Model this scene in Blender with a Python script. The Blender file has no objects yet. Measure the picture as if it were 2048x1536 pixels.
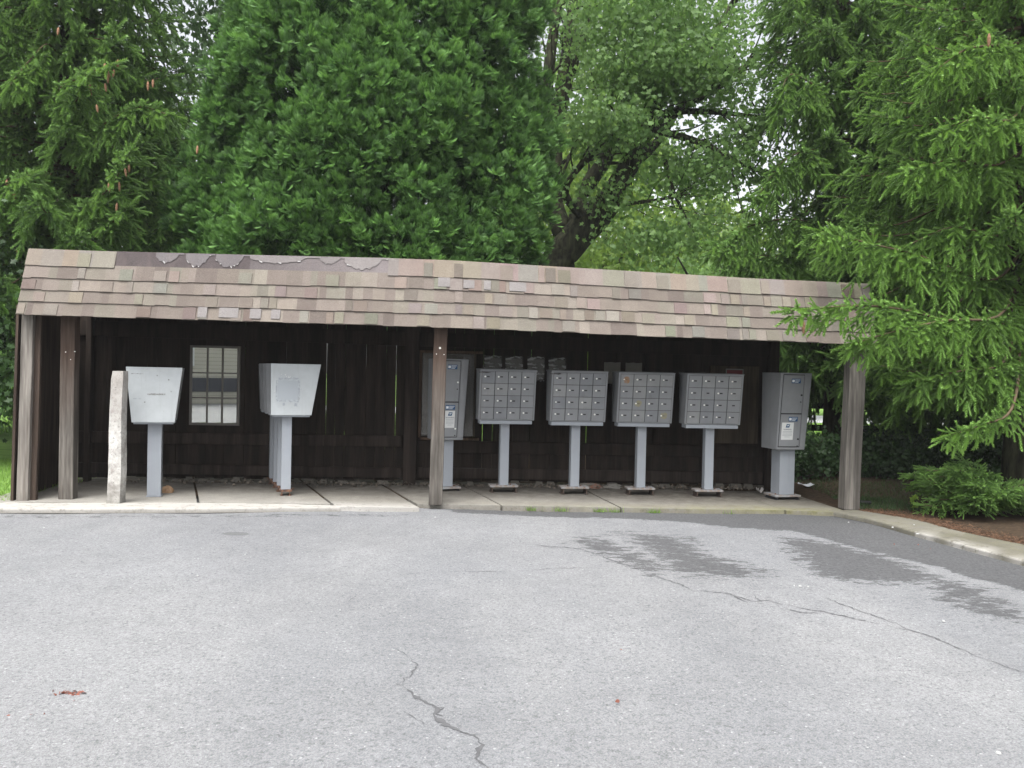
import bpy, math, random
import numpy as np
from mathutils import Vector, Matrix
random.seed(7); RNG = np.random.default_rng(11)
scn = bpy.context.scene; COL = scn.collection
R = math.radians
# ---------------------------------------------------------------- camera
F = 1650.0; ROLL = R(1.2); PITCH = math.atan(24/F); CAM = np.array([0, 0, 1.65])
cf = np.array([0, math.cos(PITCH), -math.sin(PITCH)])
r0 = np.array([1., 0, 0]); u0 = np.array([0, math.sin(PITCH), math.cos(PITCH)])
cr = math.cos(ROLL)*r0+math.sin(ROLL)*u0; cu = -math.sin(ROLL)*r0+math.cos(ROLL)*u0
cam = bpy.data.objects.new('camera', bpy.data.cameras.new('camera')); COL.objects.link(cam)
M = Matrix(((cr[0], cu[0], -cf[0], CAM[0]), (cr[1], cu[1], -cf[1], CAM[1]), (cr[2], cu[2], -cf[2], CAM[2]), (0, 0, 0, 1)))
cam.matrix_world = M
cam.data.sensor_width = 36; cam.data.lens = F/2048*36; cam.data.clip_end = 2000
scn.camera = cam
# ---------------------------------------------------------------- sky, sun, exposure
SUN_EL, SUN_AZ = R(64), R(195)
w = bpy.data.worlds.new('World'); scn.world = w; w.use_nodes = True
nt = w.node_tree; nt.nodes.clear()
sky = nt.nodes.new('ShaderNodeTexSky'); sky.sky_type = 'NISHITA'; sky.sun_disc = False
sky.sun_elevation = SUN_EL; sky.sun_rotation = SUN_AZ; sky.dust_density = 4; sky.air_density = 1.0
bw = nt.nodes.new('ShaderNodeRGBToBW'); mx = nt.nodes.new('ShaderNodeMix'); mx.data_type = 'RGBA'
mx.inputs[0].default_value = 0.86
bg = nt.nodes.new('ShaderNodeBackground'); bg.inputs[1].default_value = 0.15
out = nt.nodes.new('ShaderNodeOutputWorld')
nt.links.new(sky.outputs[0], bw.inputs[0]); nt.links.new(sky.outputs[0], mx.inputs[6]); nt.links.new(bw.outputs[0], mx.inputs[7])
nt.links.new(mx.outputs[2], bg.inputs[0]); nt.links.new(bg.outputs[0], out.inputs[0])
sun = bpy.data.objects.new('sun', bpy.data.lights.new('sun', 'SUN')); COL.objects.link(sun)
sun.data.energy = 1.3; sun.data.angle = R(40); sun.data.color = (1, .985, .96)
sd = Vector((math.sin(SUN_AZ)*math.cos(SUN_EL), math.cos(SUN_AZ)*math.cos(SUN_EL), math.sin(SUN_EL)))
sun.rotation_euler = sd.to_track_quat('Z', 'Y').to_euler()
scn.view_settings.view_transform = 'Standard'; scn.view_settings.look = 'None'
scn.view_settings.exposure = 1.62; scn.view_settings.gamma = 1
scn.render.engine = 'CYCLES'

# ---------------------------------------------------------------- measuring helpers
def ray(x, y): return cf+(x-1024)/F*cr+(768-y)/F*cu
def onz(x, y, z=0.):
    d = ray(x, y); return CAM+d*(z-CAM[2])/d[2]
def ony(x, y, Y):
    d = ray(x, y); return CAM+d*Y/d[1]
def onpl(x, y, A, B):
    n = np.array([-(B[1]-A[1]), B[0]-A[0], 0.]); d = ray(x, y)
    return CAM+d*((np.array([A[0], A[1], 0])-CAM)@n)/(d@n)
def nrm(v):
    v = np.asarray(v, float); return v/(np.linalg.norm(v, axis=-1, keepdims=True)+1e-12)

# ---------------------------------------------------------------- materials
MATS = {}
def mat(name, build):
    if name in MATS: return MATS[name]
    m = bpy.data.materials.new(name); m.use_nodes = True; t = m.node_tree; t.nodes.clear()
    o = t.nodes.new('ShaderNodeOutputMaterial'); s = build(NT(t)); t.links.new(s, o.inputs[0])
    MATS[name] = m; return m
class NT:
    def __init__(s, t): s.t = t
    def n(s, k, ins=None, **kw):
        n = s.t.nodes.new(k)
        for a, b in kw.items(): setattr(n, a, b)
        for a, b in (ins or {}).items():
            if isinstance(b, bpy.types.NodeSocket): s.t.links.new(b, n.inputs[a])
            else: n.inputs[a].default_value = b
        return n
    def pos(s): return s.n('ShaderNodeNewGeometry').outputs['Position']
    def obj(s): return s.n('ShaderNodeTexCoord').outputs['Object']
    def mapping(s, v, sc): return s.n('ShaderNodeMapping', {0: v, 3: sc}).outputs[0]
    def noise(s, v, sc, det=4, rough=.55): return s.n('ShaderNodeTexNoise', {'Vector': v, 'Scale': sc, 'Detail': det, 'Roughness': rough}).outputs[0]
    def vor(s, v, sc, out='Distance'): return s.n('ShaderNodeTexVoronoi', {'Vector': v, 'Scale': sc}).outputs[out]
    def ramp(s, f, pts):
        r = s.n('ShaderNodeValToRGB', {0: f}); e = r.color_ramp.elements
        while len(e) < len(pts): e.new(.5)
        for i, (p, c) in enumerate(pts):
            e[i].position = p; e[i].color = (c, c, c, 1) if not isinstance(c, tuple) else (*c, 1)
        return r.outputs[0]
    def mix(s, f, a, b, mode='MIX'):
        n = s.n('ShaderNodeMix', data_type='RGBA', blend_type=mode)
        for i, v in ((0, f), (6, a), (7, b)):
            if isinstance(v, bpy.types.NodeSocket): s.t.links.new(v, n.inputs[i])
            else: n.inputs[i].default_value = (*v, 1) if isinstance(v, tuple) else v
        return n.outputs[2]
    def math(s, op, a, b=0., c=0.): return s.n('ShaderNodeMath', {0: a, 1: b, 2: c}, operation=op).outputs[0]
    def attr(s, nm, out='Color'): return s.n('ShaderNodeAttribute', attribute_name=nm).outputs[out]
    def bump(s, h, st=.3, d=.01): return s.n('ShaderNodeBump', {'Strength': st, 'Distance': d, 'Height': h}).outputs[0]
    def bsdf(s, col, rough=.8, nor=None, metal=0., spec=.3):
        ins = {'Base Color': (*col, 1) if isinstance(col, tuple) else col, 'Roughness': rough, 'Metallic': metal, 'Specular IOR Level': spec}
        if nor is not None: ins['Normal'] = nor
        return s.n('ShaderNodeBsdfPrincipled', ins).outputs[0]

def wood(name, dark, light, top=None, z0=.6, z1=2.0, rough=.85):
    def b(t):
        p = t.obj()
        g = t.noise(t.mapping(p, (38, 38, 1.6)), 1, 6, .65)
        k = t.noise(t.mapping(p, (9, 9, 1.0)), 1, 3)
        c = t.mix(t.ramp(g, [(.3, 0.), (.7, 1.)]), dark, light)
        c = t.mix(t.ramp(k, [(.42, 0.), (.62, .65)]), c, tuple(x*.45 for x in dark))
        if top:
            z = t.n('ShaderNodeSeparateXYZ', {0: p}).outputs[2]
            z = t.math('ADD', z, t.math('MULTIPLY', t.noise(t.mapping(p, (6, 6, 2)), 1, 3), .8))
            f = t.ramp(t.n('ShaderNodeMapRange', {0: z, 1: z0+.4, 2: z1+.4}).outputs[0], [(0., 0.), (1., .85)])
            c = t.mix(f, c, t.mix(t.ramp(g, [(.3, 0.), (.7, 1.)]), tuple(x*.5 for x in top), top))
        return t.bsdf(c, rough, t.bump(g, .5, .006), spec=.15)
    return mat(name, b)
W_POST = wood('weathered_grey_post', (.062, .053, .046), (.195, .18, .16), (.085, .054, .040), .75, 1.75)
W_CORNER = wood('pale_corner_post', (.11, .094, .082), (.29, .27, .24))
W_CORNER2 = wood('grey_corner_post', (.085, .076, .068), (.22, .203, .18))
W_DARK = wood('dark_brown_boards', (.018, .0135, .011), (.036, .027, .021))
W_SIDE = wood('brown_side_boards', (.035, .025, .020), (.085, .062, .048))
W_BOARD = wood('plywood_board', (.055, .042, .030), (.10, .08, .06))

def leafmat(name, c1, c2, trans=.3, rough=.5):
    def b(t):
        v = t.attr('tone', 'Fac')
        c = t.mix(v, c1, c2)
        d = t.bsdf(c, rough, spec=.35)
        tr = t.n('ShaderNodeBsdfTranslucent', {0: t.mix(.5, c, t.mix(v, tuple(x*1.3 for x in c1), (c2[0]*1.5, c2[1]*1.4, c2[2]*.7)))}).outputs[0]
        return t.n('ShaderNodeMixShader', {0: trans, 1: d, 2: tr}).outputs[0]
    return mat(name, b)
L_SPRUCE = leafmat('spruce_needles', (.030, .070, .022), (.18, .32, .085), .34)
L_SPRUCE2 = leafmat('spruce_needles_pale', (.036, .085, .023), (.21, .37, .088), .34)
L_ARB = leafmat('arborvitae_sprays', (.030, .085, .024), (.21, .42, .10), .36)
L_MAPLE = leafmat('maple_leaves', (.08, .16, .05), (.26, .42, .14), .6)
L_FAR = leafmat('far_leaves', (.09, .16, .03), (.24, .36, .07), .55)
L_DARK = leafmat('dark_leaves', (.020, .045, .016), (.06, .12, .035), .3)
L_GRASS = leafmat('grass_blades', (.10, .20, .03), (.26, .42, .09), .5)
L_SHRUB = leafmat('yew_needles', (.055, .12, .035), (.20, .35, .09), .34)
BARK = mat('bark', lambda t: t.bsdf(t.mix(t.ramp(t.noise(t.mapping(t.obj(), (9, 9, 2.5)), 1.5, 6), [(.35, 0.), (.65, 1.)]), (.015, .015, .011), (.060, .062, .036)), .9, t.bump(t.noise(t.mapping(t.obj(), (14, 14, 3)), 1.5, 5), .8, .03), spec=.1))
TWIG = mat('twig_bark', lambda t: t.bsdf(t.mix(t.noise(t.obj(), 4), (.045, .035, .022), (.14, .105, .065)), .9, spec=.1))
CONE = mat('cone_scales', lambda t: t.bsdf(t.mix(t.noise(t.obj(), 60), (.13, .065, .035), (.33, .19, .11)), .8))

def paint(name, c, dirt=.35, sc=3.):
    def b(t):
        p = t.obj()
        n = t.noise(p, sc, 6, .65); s = t.noise(t.mapping(p, (26, 26, 1.5)), 1, 4)
        col = t.mix(t.ramp(n, [(.40, 0.), (.72, dirt)]), c, tuple(x*.55 for x in c))
        col = t.mix(t.ramp(s, [(.56, 0.), (.75, dirt*.7)]), col, (c[0]*.62, c[1]*.60, c[2]*.55))
        col = t.mix(t.ramp(t.noise(p, 55, 3), [(.70, 0.), (.76, dirt)]), col, (.18, .15, .12))
        return t.bsdf(col, .5, t.bump(n, .05, .01), spec=.35)
    return mat(name, b)
P_BOX = paint('grey_cabinet_paint', (.235, .242, .252))
P_DOORS = [P_BOX, P_BOX, paint('door_paint_faded', (.262, .268, .272), .5, 5.), paint('door_paint_darker', (.212, .22, .234), .5, 4.)]
P_PANEL = paint('pale_panel_paint', (.44, .465, .475), .4)
P_PED = paint('pedestal_paint', (.285, .305, .335), .2)
P_DARK = mat('dark_gap', lambda t: t.bsdf((.03, .03, .032), .8))
LOCK = mat('lock_metal', lambda t: t.bsdf((.85, .85, .80), .35, metal=.3))
PLATE = mat('number_plate', lambda t: t.bsdf((.02, .02, .022), .5))
DRUST = mat('dark_steel', lambda t: t.bsdf(t.mix(t.ramp(t.noise(t.obj(), 30, 5), [(.35, 0.), (.65, 1.)]), (.035, .03, .028), (.11, .075, .055)), .85))
RUST = mat('rusty_steel', lambda t: t.bsdf(t.mix(t.ramp(t.noise(t.obj(), 30, 5), [(.35, 0.), (.65, 1.)]), (.06, .04, .035), (.22, .115, .07)), .85))
STEEL = mat('galvanised_plate', lambda t: t.bsdf(t.mix(t.ramp(t.noise(t.obj(), 14, 5), [(.4, 0.), (.68, 1.)]), (.27, .28, .29), (.20, .14, .10)), .6, spec=.3))
def flat(name, c, rough=.7): return mat(name, lambda t: t.bsdf(c, rough))

def conc(name, c, sc=1., moss=0.):
    def b(t):
        p = t.pos()
        n = t.noise(p, 2.2*sc, 6, .6); f = t.noise(p, 60, 4, .7)
        col = t.mix(t.ramp(n, [(.35, 0.), (.7, 1.)]), tuple(x*.72 for x in c), c)
        col = t.mix(t.ramp(f, [(.36, .6), (.5, 0.)]), col, tuple(x*.45 for x in c))
        col = t.mix(t.ramp(t.noise(p, 6, 6, .7), [(.58, 0.), (.72, .5)]), col, (c[0]*.45, c[1]*.42, c[2]*.36))
        mo = t.math('MULTIPLY', t.attr('moss', 'Fac'), t.ramp(t.noise(p, 9, 6, .7), [(.30, 0.1), (.58, 1.)]))
        col = t.mix(mo, col, (.20, .195, .075))
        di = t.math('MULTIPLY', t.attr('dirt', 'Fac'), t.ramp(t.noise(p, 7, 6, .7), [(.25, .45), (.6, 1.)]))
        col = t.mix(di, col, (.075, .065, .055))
        wh = t.math('MULTIPLY', t.attr('chalk', 'Fac'), t.ramp(t.noise(p, 11, 5, .7), [(.32, 0.), (.48, 1.)]))
        col = t.mix(wh, col, (.43, .415, .39))
        return t.bsdf(col, .9, t.bump(t.math('ADD', f, t.math('MULTIPLY', n, 2.)), .35, .008), spec=.15)
    return mat(name, b)
CONC = conc('old_concrete', (.31, .295, .26))
CONC2 = conc('grey_walk_concrete', (.17, .162, .142))

def asphalt_nodes(t):
    p = t.pos()
    v = t.n('ShaderNodeTexVoronoi', {'Vector': p, 'Scale': 150.})
    v2 = t.n('ShaderNodeTexVoronoi', {'Vector': p, 'Scale': 95.})
    n = t.noise(p, .55, 5, .55); n2 = t.noise(p, 5, 5, .6); n3 = t.noise(p, 38, 5, .75)
    base = t.mix(t.ramp(v.outputs['Color'], [(0., 0.), (1., 1.)]), (.136, .138, .141), (.255, .257, .260))
    base = t.mix(t.ramp(n, [(.3, 0.), (.7, 1.)]), base, t.mix(1., base, (1.2, 1.2, 1.2), 'MULTIPLY'))
    base = t.mix(t.ramp(t.noise(t.mapping(p, (1., .35, 1)), .45, 4, .6), [(.42, .8), (.58, 0.)]), base, t.mix(1., base, (.84, .85, .87), 'MULTIPLY'))
    base = t.mix(t.ramp(t.noise(p, 2.4, 7, .75), [(.60, 0.), (.70, .5)]), base, t.mix(1., base, (.78, .78, .78), 'MULTIPLY'))
    base = t.mix(t.ramp(n2, [(.35, .55), (.6, 0.)]), base, t.mix(1., base, (.84, .84, .85), 'MULTIPLY'))
    base = t.mix(t.ramp(n3, [(.34, .75), (.48, 0.)]), base, (.085, .085, .09))
    base = t.mix(t.ramp(v2.outputs['Color'], [(.90, 0.), (.94, .7)]), base, (.36, .36, .36))
    # damp patches: broad shapes carried by the mesh, ragged edges from noise
    wn = t.noise(t.mapping(p, (1.7, 3.6, 1)), 2.6, 12, .82)
    wa = t.math('ADD', t.attr('wet', 'Fac'), t.math('MULTIPLY_ADD', wn, 2.2, -1.1))
    wet = t.ramp(wa, [(.47, 0.), (.55, 1.)])
    st = t.math('ADD', t.attr('stain', 'Fac'), t.math('MULTIPLY_ADD', wn, .6, -.3))
    wetf = t.math('MULTIPLY', wet, t.ramp(n3, [(.38, 1.), (.68, .66)]))
    base = t.mix(wetf, base, t.mix(.93, base, (.058, .058, .060)))
    base = t.mix(t.math('MULTIPLY', t.ramp(st, [(.5, 0.), (.55, 1.)]), .6), base, (.09, .09, .09))
    h = t.math('ADD', v.outputs['Distance'], t.math('MULTIPLY', n3, 1.4))
    return t.bsdf(base, .88, t.bump(h, .5, .006), spec=.2)
ASPH = mat('worn_asphalt', asphalt_nodes)
CRACK = mat('crack_filling', lambda t: t.bsdf(t.mix(t.noise(t.pos(), 30), (.065, .065, .067), (.15, .15, .155)), .95, spec=.05))
def earth(t):
    p = t.pos(); y = t.n('ShaderNodeSeparateXYZ', {0: p}).outputs[1]
    n = t.noise(p, 3, 6, .7)
    soil = t.mix(t.ramp(t.noise(p, 22, 6, .7), [(.3, 0.), (.7, 1.)]), (.022, .017, .012), (.075, .052, .035))
    gr = t.mix(t.ramp(n, [(.3, 0.), (.7, 1.)]), (.09, .17, .035), (.19, .31, .08))
    f = t.n('ShaderNodeMapRange', {0: t.math('MULTIPLY_ADD', n, 3., y), 1: 18.5, 2: 20.5}).outputs[0]
    xl = t.n('ShaderNodeSeparateXYZ', {0: p}).outputs[0]; f = t.math('MAXIMUM', f, t.n('ShaderNodeMapRange', {0: xl, 1: -5.9, 2: -6.1}).outputs[0])
    return t.bsdf(t.mix(f, soil, gr), .95, t.bump(n, .5, .05), spec=.05)
EARTH = mat('leaf_strewn_earth', earth)

# ---------------------------------------------------------------- object helpers
def link(name, me, parent=None):
    o = bpy.data.objects.new(name, me); COL.objects.link(o)
    if parent is not None:
        o.parent = parent
    return o
def tag(o, label=None, cat=None, group=None, kind=None):
    for k, v in (('label', label), ('category', cat), ('group', group), ('kind', kind)):
        if v: o[k] = v
    return o
def thing(name, label, cat, loc=(0, 0, 0), rz=0., group=None):
    o = bpy.data.objects.new(name, None); COL.objects.link(o); o.location = loc; o.rotation_euler = (0, 0, rz)
    o.empty_display_size = .2
    return tag(o, label, cat, group)
class MB:
    """polygon collector -> one mesh"""
    def __init__(s): s.v = []; s.f = []; s.mi = []; s.col = []
    def add(s, vs, fs, mi=0, c=None):
        b = len(s.v); s.v += [tuple(map(float, q)) for q in vs]
        for f in fs: s.f.append([b+i for i in f]); s.mi.append(mi); s.col.append(c)
    def box(s, x0, x1, y0, y1, z0, z1, mi=0, c=None):
        s.add([(x0, y0, z0), (x1, y0, z0), (x1, y1, z0), (x0, y1, z0), (x0, y0, z1), (x1, y0, z1), (x1, y1, z1), (x0, y1, z1)],
              [(0, 3, 2, 1), (4, 5, 6, 7), (0, 1, 5, 4), (1, 2, 6, 5), (2, 3, 7, 6), (3, 0, 4, 7)], mi, c)
    def hexa(s, b, t, mi=0, c=None):   # bottom 4 pts, top 4 pts (ccw from above)
        s.add(list(b)+list(t), [(0, 3, 2, 1), (4, 5, 6, 7), (0, 1, 5, 4), (1, 2, 6, 5), (2, 3, 7, 6), (3, 0, 4, 7)], mi, c)
    def quad(s, a, b, c_, d, mi=0, c=None): s.add([a, b, c_, d], [(0, 1, 2, 3)], mi, c)
    def cyl(s, a, b, ra, rb=None, n=10, mi=0, c=None):
        a = Vector(a); b = Vector(b); rb = ra if rb is None else rb
        d = (b-a).normalized(); x = d.orthogonal().normalized(); y = d.cross(x)
        vs = [a+(x*math.cos(k*2*math.pi/n)+y*math.sin(k*2*math.pi/n))*ra for k in range(n)]
        vs += [b+(x*math.cos(k*2*math.pi/n)+y*math.sin(k*2*math.pi/n))*rb for k in range(n)]
        s.add(vs, [tuple(range(n))[::-1], tuple(range(n, 2*n))]+[(k, (k+1) % n, n+(k+1) % n, n+k) for k in range(n)], mi, c)
    def build(s, name, mats, parent=None, bevel=0., attr=None, smooth=False):
        me = bpy.data.meshes.new(name); me.from_pydata(s.v, [], s.f)
        for m in (mats if isinstance(mats, (list, tuple)) else [mats]): me.materials.append(m)
        me.polygons.foreach_set('material_index', s.mi)
        if any(c is not None for c in s.col):
            a = me.attributes.new('tint', 'FLOAT_COLOR', 'FACE')
            a.data.foreach_set('color', np.array([(*(c or (1, 1, 1)), 1.) for c in s.col], np.float32).ravel())
        if attr:
            for nm, fn in attr.items():
                a = me.attributes.new(nm, 'FLOAT', 'POINT'); a.data.foreach_set('value', np.array([fn(v) for v in s.v], np.float32))
        if smooth: me.polygons.foreach_set('use_smooth', [True]*len(me.polygons))
        me.update()
        o = link(name, me, parent)
        if bevel:
            m = o.modifiers.new('bevel', 'BEVEL'); m.width = bevel; m.segments = 2; m.limit_method = 'ANGLE'
        return o
def np_mesh(name, V, T, tone, m, parent=None):
    """V (n,3), T (m,3) triangles, tone per vertex"""
    me = bpy.data.meshes.new(name)
    me.vertices.add(len(V)); me.vertices.foreach_set('co', V.astype(np.float32).ravel())
    me.loops.add(T.size); me.loops.foreach_set('vertex_index', T.astype(np.int32).ravel())
    me.polygons.add(len(T)); me.polygons.foreach_set('loop_start', np.arange(0, T.size, 3, dtype=np.int32))
    me.polygons.foreach_set('loop_total', np.full(len(T), 3, np.int32))
    a = me.attributes.new('tone', 'FLOAT', 'POINT'); a.data.foreach_set('value', tone.astype(np.float32))
    me.materials.append(m); me.update(calc_edges=True)
    return link(name, me, parent)
def scatter(tv, tt, P, D, S, tone, tipboost=.35, up=None):
    """copies of a template (axis +Z) at P, along D, size S -> V,T,tone ; tv[:,2] in 0..1"""
    k = len(P); D = nrm(D); rnd = nrm(RNG.normal(size=(k, 3))) if up is None else up
    X = nrm(np.cross(D, rnd)); Y = np.cross(D, X)
    S = np.broadcast_to(np.asarray(S, float), (k,))
    V = P[:, None, :]+S[:, None, None]*(tv[None, :, 0, None]*X[:, None, :]+tv[None, :, 1, None]*Y[:, None, :]+tv[None, :, 2, None]*D[:, None, :])
    T = tt[None]+(np.arange(k)*len(tv))[:, None, None]
    tn = np.clip(tone[:, None]+tipboost*(tv[None, :, 2]-.5), 0, 1)
    return V.reshape(-1, 3), T.reshape(-1, 3), tn.ravel()
def join(parts):
    V = []; T = []; N = []; b = 0
    for v, t, n in parts: V.append(v); T.append(t+b); N.append(n); b += len(v)
    return np.concatenate(V), np.concatenate(T), np.concatenate(N)

def tpl_brush(n=40, r=.155, w=.055):
    v = []; t = []
    for i in range(n):
        z = i/n; a = i*2.4; rr = r*(1-.18*z)*(.8+.3*((i*7) % 5)/5)
        c, s = math.cos(a), math.sin(a)
        b = len(v)
        v += [(-s*w, c*w, z*.93), (s*w, -c*w, z*.93), (c*rr, s*rr, min(z*.93+.13, 1.06))]; t.append((b, b+1, b+2))
    b = len(v); v += [(.022, 0, 0), (-.011, .02, 0), (-.011, -.02, 0), (0, 0, .98)]
    t += [(b, b+1, b+3), (b+1, b+2, b+3), (b+2, b, b+3)]
    return np.array(v), np.array(t)
BR = tpl_brush(); BRL = tpl_brush(16, .22, .07)
def tpl_spray():
    v = []; t = []
    def leaf(x, z, ang, L, W):
        b = len(v); c, s = math.sin(ang), math.cos(ang); m = .5
        v.extend([(x, 0, z), (x+c*L*m-s*W, 0, z+s*L*m+c*W), (x+c*L, -.15*L, z+s*L), (x+c*L*m+s*W, 0, z+s*L*m-c*W)]); t.append((b, b+1, b+2)); t.append((b, b+2, b+3))
    leaf(0, 0, 0, 1., .036)
    for i, (z, L) in enumerate(((.06, .46), (.20, .55), (.34, .54), (.48, .46), (.64, .34))):
        for sg in (-1, 1): leaf(0, z, sg*(.88-.07*i), L, .036)
    v = np.array(v); v[:, 1] += -.45*v[:, 2]**2-.4*v[:, 0]**2
    return v, np.array(t)
SPR = tpl_spray()
def tpl_leaf():
    pts = [(0, 0, 0), (.28, .02, .05), (.20, .06, .32), (.52, -.04, .50), (.24, .03, .58), (0, -.05, 1.), (-.24, .03, .58), (-.52, -.04, .50), (-.20, .06, .32), (-.28, .02, .05)]
    return np.array(pts), np.array([(0, 1, 2), (0, 2, 4), (2, 3, 4), (0, 4, 5), (0, 5, 6), (0, 6, 8), (6, 7, 8), (0, 8, 9)])
LEAF = tpl_leaf()
TPL_BLADE = (np.array([(-.05, 0, 0), (.05, 0, 0), (.02, .12, .6), (-.02, .12, .6), (0, .35, 1.)]), np.array([(0, 1, 2), (0, 2, 3), (3, 2, 4)]))

def tube(mb, pts, r_a, r_b, n=7):
    pts = [Vector(p) for p in pts]; rings = []; base = len(mb.v); vs = []
    for i, p in enumerate(pts):
        d = (pts[min(i+1, len(pts)-1)]-pts[max(i-1, 0)]).normalized()
        x = d.cross(Vector((.31, .2, .93))).normalized(); y = d.cross(x)
        r = r_a+(r_b-r_a)*i/(len(pts)-1)
        vs += [p+(x*math.cos(k*2*math.pi/n)+y*math.sin(k*2*math.pi/n))*r*(1+.08*math.sin(k*3+i)) for k in range(n)]
    fs = [(i*n+k, i*n+(k+1) % n, (i+1)*n+(k+1) % n, (i+1)*n+k) for i in range(len(pts)-1) for k in range(n)]
    mb.add(vs, fs+[tuple(range(n))[::-1], tuple(range((len(pts)-1)*n, len(pts)*n))])
def smooth_pts(P, n):
    """Catmull-Rom resample"""
    P = [np.asarray(p, float) for p in P]
    if len(P) == 2: return [P[0]+(P[1]-P[0])*i/(n-1) for i in range(n)]
    Q = [2*P[0]-P[1]]+P+[2*P[-1]-P[-2]]; out = []
    for j in range(n):
        u = j/(n-1)*(len(P)-1); i = min(int(u), len(P)-2); t = u-i
        a, b, c, d = Q[i:i+4]
        out.append(.5*((2*b)+(-a+c)*t+(2*a-5*b+4*c-d)*t*t+(-a+3*b-3*c+d)*t**3))
    return out

#============================================================== SETTING
Z = .05
def structure(o): o['kind'] = 'structure'; return o
# kerb / slab edge line in plan (x, y), measured
KF = [onz(x, y, 0) for x, y in ((-500, 1022), (-200, 1025), (0, 1026), (200, 1026), (450, 1025), (680, 1023), (858, 1024))]
def seg(x0, x1, y0, y1): return (x0, x1, y0, y1)
def pip(px, py, poly):
    n = len(poly); ins = np.zeros(px.shape, bool); j = n-1; dist = np.full(px.shape, 1e9)
    for i in range(n):
        xi, yi = poly[i]; xj, yj = poly[j]
        c = ((yi > py) != (yj > py)) & (px < (xj-xi)*(py-yi)/(yj-yi+1e-12)+xi); ins ^= c
        dx, dy = xj-xi, yj-yi; tt = np.clip(((px-xi)*dx+(py-yi)*dy)/(dx*dx+dy*dy+1e-12), 0, 1)
        dist = np.minimum(dist, np.hypot(px-xi-tt*dx, py-yi-tt*dy)); j = i
    return np.where(ins, dist, -dist)
def ground_poly(pix, z=0.): return [tuple(onz(x, y, z)[:2]) for x, y in pix]
# asphalt: fine grid where it is seen, coarse skirt beyond
nx, ny = 270, 210
xs = np.linspace(-7.5, 6.2, nx); ys = np.linspace(2.4, 11.0, ny)
gx, gy = np.meshgrid(xs, ys)
gz = .006*np.sin(gx*1.3+1)*np.sin(gy*1.1)+.004*np.sin(gx*3.1+gy*2.3)-.006
gz[0] = gz[-1] = -.006; gz[:, 0] = gz[:, -1] = -.006
wet = np.full(gx.shape, 0.)
WP = [([(880, 1012), (930, 1022), (1060, 1027), (1240, 1032), (1370, 1041), (1480, 1052), (1590, 1056), (1650, 1070), (1730, 1092), (1800, 1108), (1890, 1128), (1960, 1152), (2060, 1176), (2300, 1260), (2300, 1100), (2060, 1120), (1930, 1092), (1835, 1066), (1745, 1036), (1660, 1012), (1300, 1004), (1000, 1004)], 1.9, .24),
      ([(1130, 1080), (1190, 1072), (1270, 1100), (1350, 1142), (1300, 1150), (1210, 1112)], .90, .46),
      ([(1220, 1060), (1380, 1070), (1420, 1102), (1480, 1118), (1560, 1148), (1500, 1157), (1380, 1157), (1310, 1130), (1260, 1090)], .84, .50),
      ([(1560, 1074), (1640, 1082), (1780, 1112), (1850, 1142), (1900, 1165), (1700, 1157), (1640, 1148), (1600, 1110)], 1.05, .42),
      ([(1840, 1150), (1960, 1170), (2000, 1196), (2060, 1230), (2060, 1244), (1960, 1228), (1880, 1200)], .88, .40),
      ([(0, 1027), (860, 1027), (860, 1033), (0, 1036)], .45, .05)]
for poly, a, sft in WP:
    d = pip(gx, gy, ground_poly(poly)); wet = np.maximum(wet, a*np.clip(.5+d/(2*sft), 0, 1))
stain = np.clip(.5+pip(gx, gy, ground_poly([(440, 1066), (455, 1062), (490, 1062), (502, 1066), (488, 1069), (455, 1069)]))/.1, 0, 1)
V = np.stack([gx, gy, gz], -1).reshape(-1, 3); idx = np.arange(nx*ny).reshape(ny, nx)
Q = np.stack([idx[:-1, :-1], idx[:-1, 1:], idx[1:, 1:], idx[1:, :-1]], -1).reshape(-1, 4)
vv = [tuple(v) for v in V]; ff = [tuple(map(int, q)) for q in Q]
mb = MB(); mb.v = vv; mb.f = ff; mb.mi = [0]*len(ff); mb.col = [None]*len(ff)
x0, x1, y0, y1 = -7.5, 6.2, 2.4, 11.0
for a in ((-30, x0, -12.8, y1), (x1, 30, -12.8, y1), (x0, x1, -12.8, y0)):
    mb.quad((a[0], a[2], -.006), (a[1], a[2], -.006), (a[1], a[3], -.006), (a[0], a[3], -.006))
# cracks: raised 3 mm ribbons of crumbled filling inside the same sheet
def zat(x, y): return .006*math.sin(x*1.3+1)*math.sin(y*1.1)+.004*math.sin(x*3.1+y*2.3)-.006
def crack(px, wid):
    P = [onz(x, y, 0)[:2] for x, y in px]; pts = []
    for a, b in zip(P[:-1], P[1:]):
        n = max(2, int(np.linalg.norm(b-a)/.02))
        for i in range(n): pts.append(a+(b-a)*i/n)
    pts.append(P[-1]); pts = np.array(pts); k = len(pts)
    wob = np.cumsum(RNG.normal(size=(k, 2)), 0); wob -= np.linspace(0, 1, k)[:, None]*wob[-1]
    pts = pts+wob*.0055+RNG.normal(size=(k, 2))*.003
    d = np.gradient(pts, axis=0); nn = nrm(np.stack([-d[:, 1], d[:, 0]], 1))
    wid *= .85
    ww = wid*(.25+RNG.random(k)**2*1.2)*np.clip(np.abs(np.sin(np.linspace(0, k*.09, k)+RNG.random()*6))+.15, 0, 1)
    ww *= np.clip(np.minimum(np.arange(k), np.arange(k)[::-1])/6, .1, 1)
    L = pts+nn*ww[:, None]; Rr = pts-nn*ww[:, None]
    vs = []
    for i in range(k): vs += [(*L[i], zat(*L[i])+.003), (*Rr[i], zat(*Rr[i])+.003)]
    mb.add(vs, [(2*i, 2*i+1, 2*i+3, 2*i+2) for i in range(k-1)], 1)
hl = lambda L: [(x/2, 1000+y/2) for x, y in L]
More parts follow.
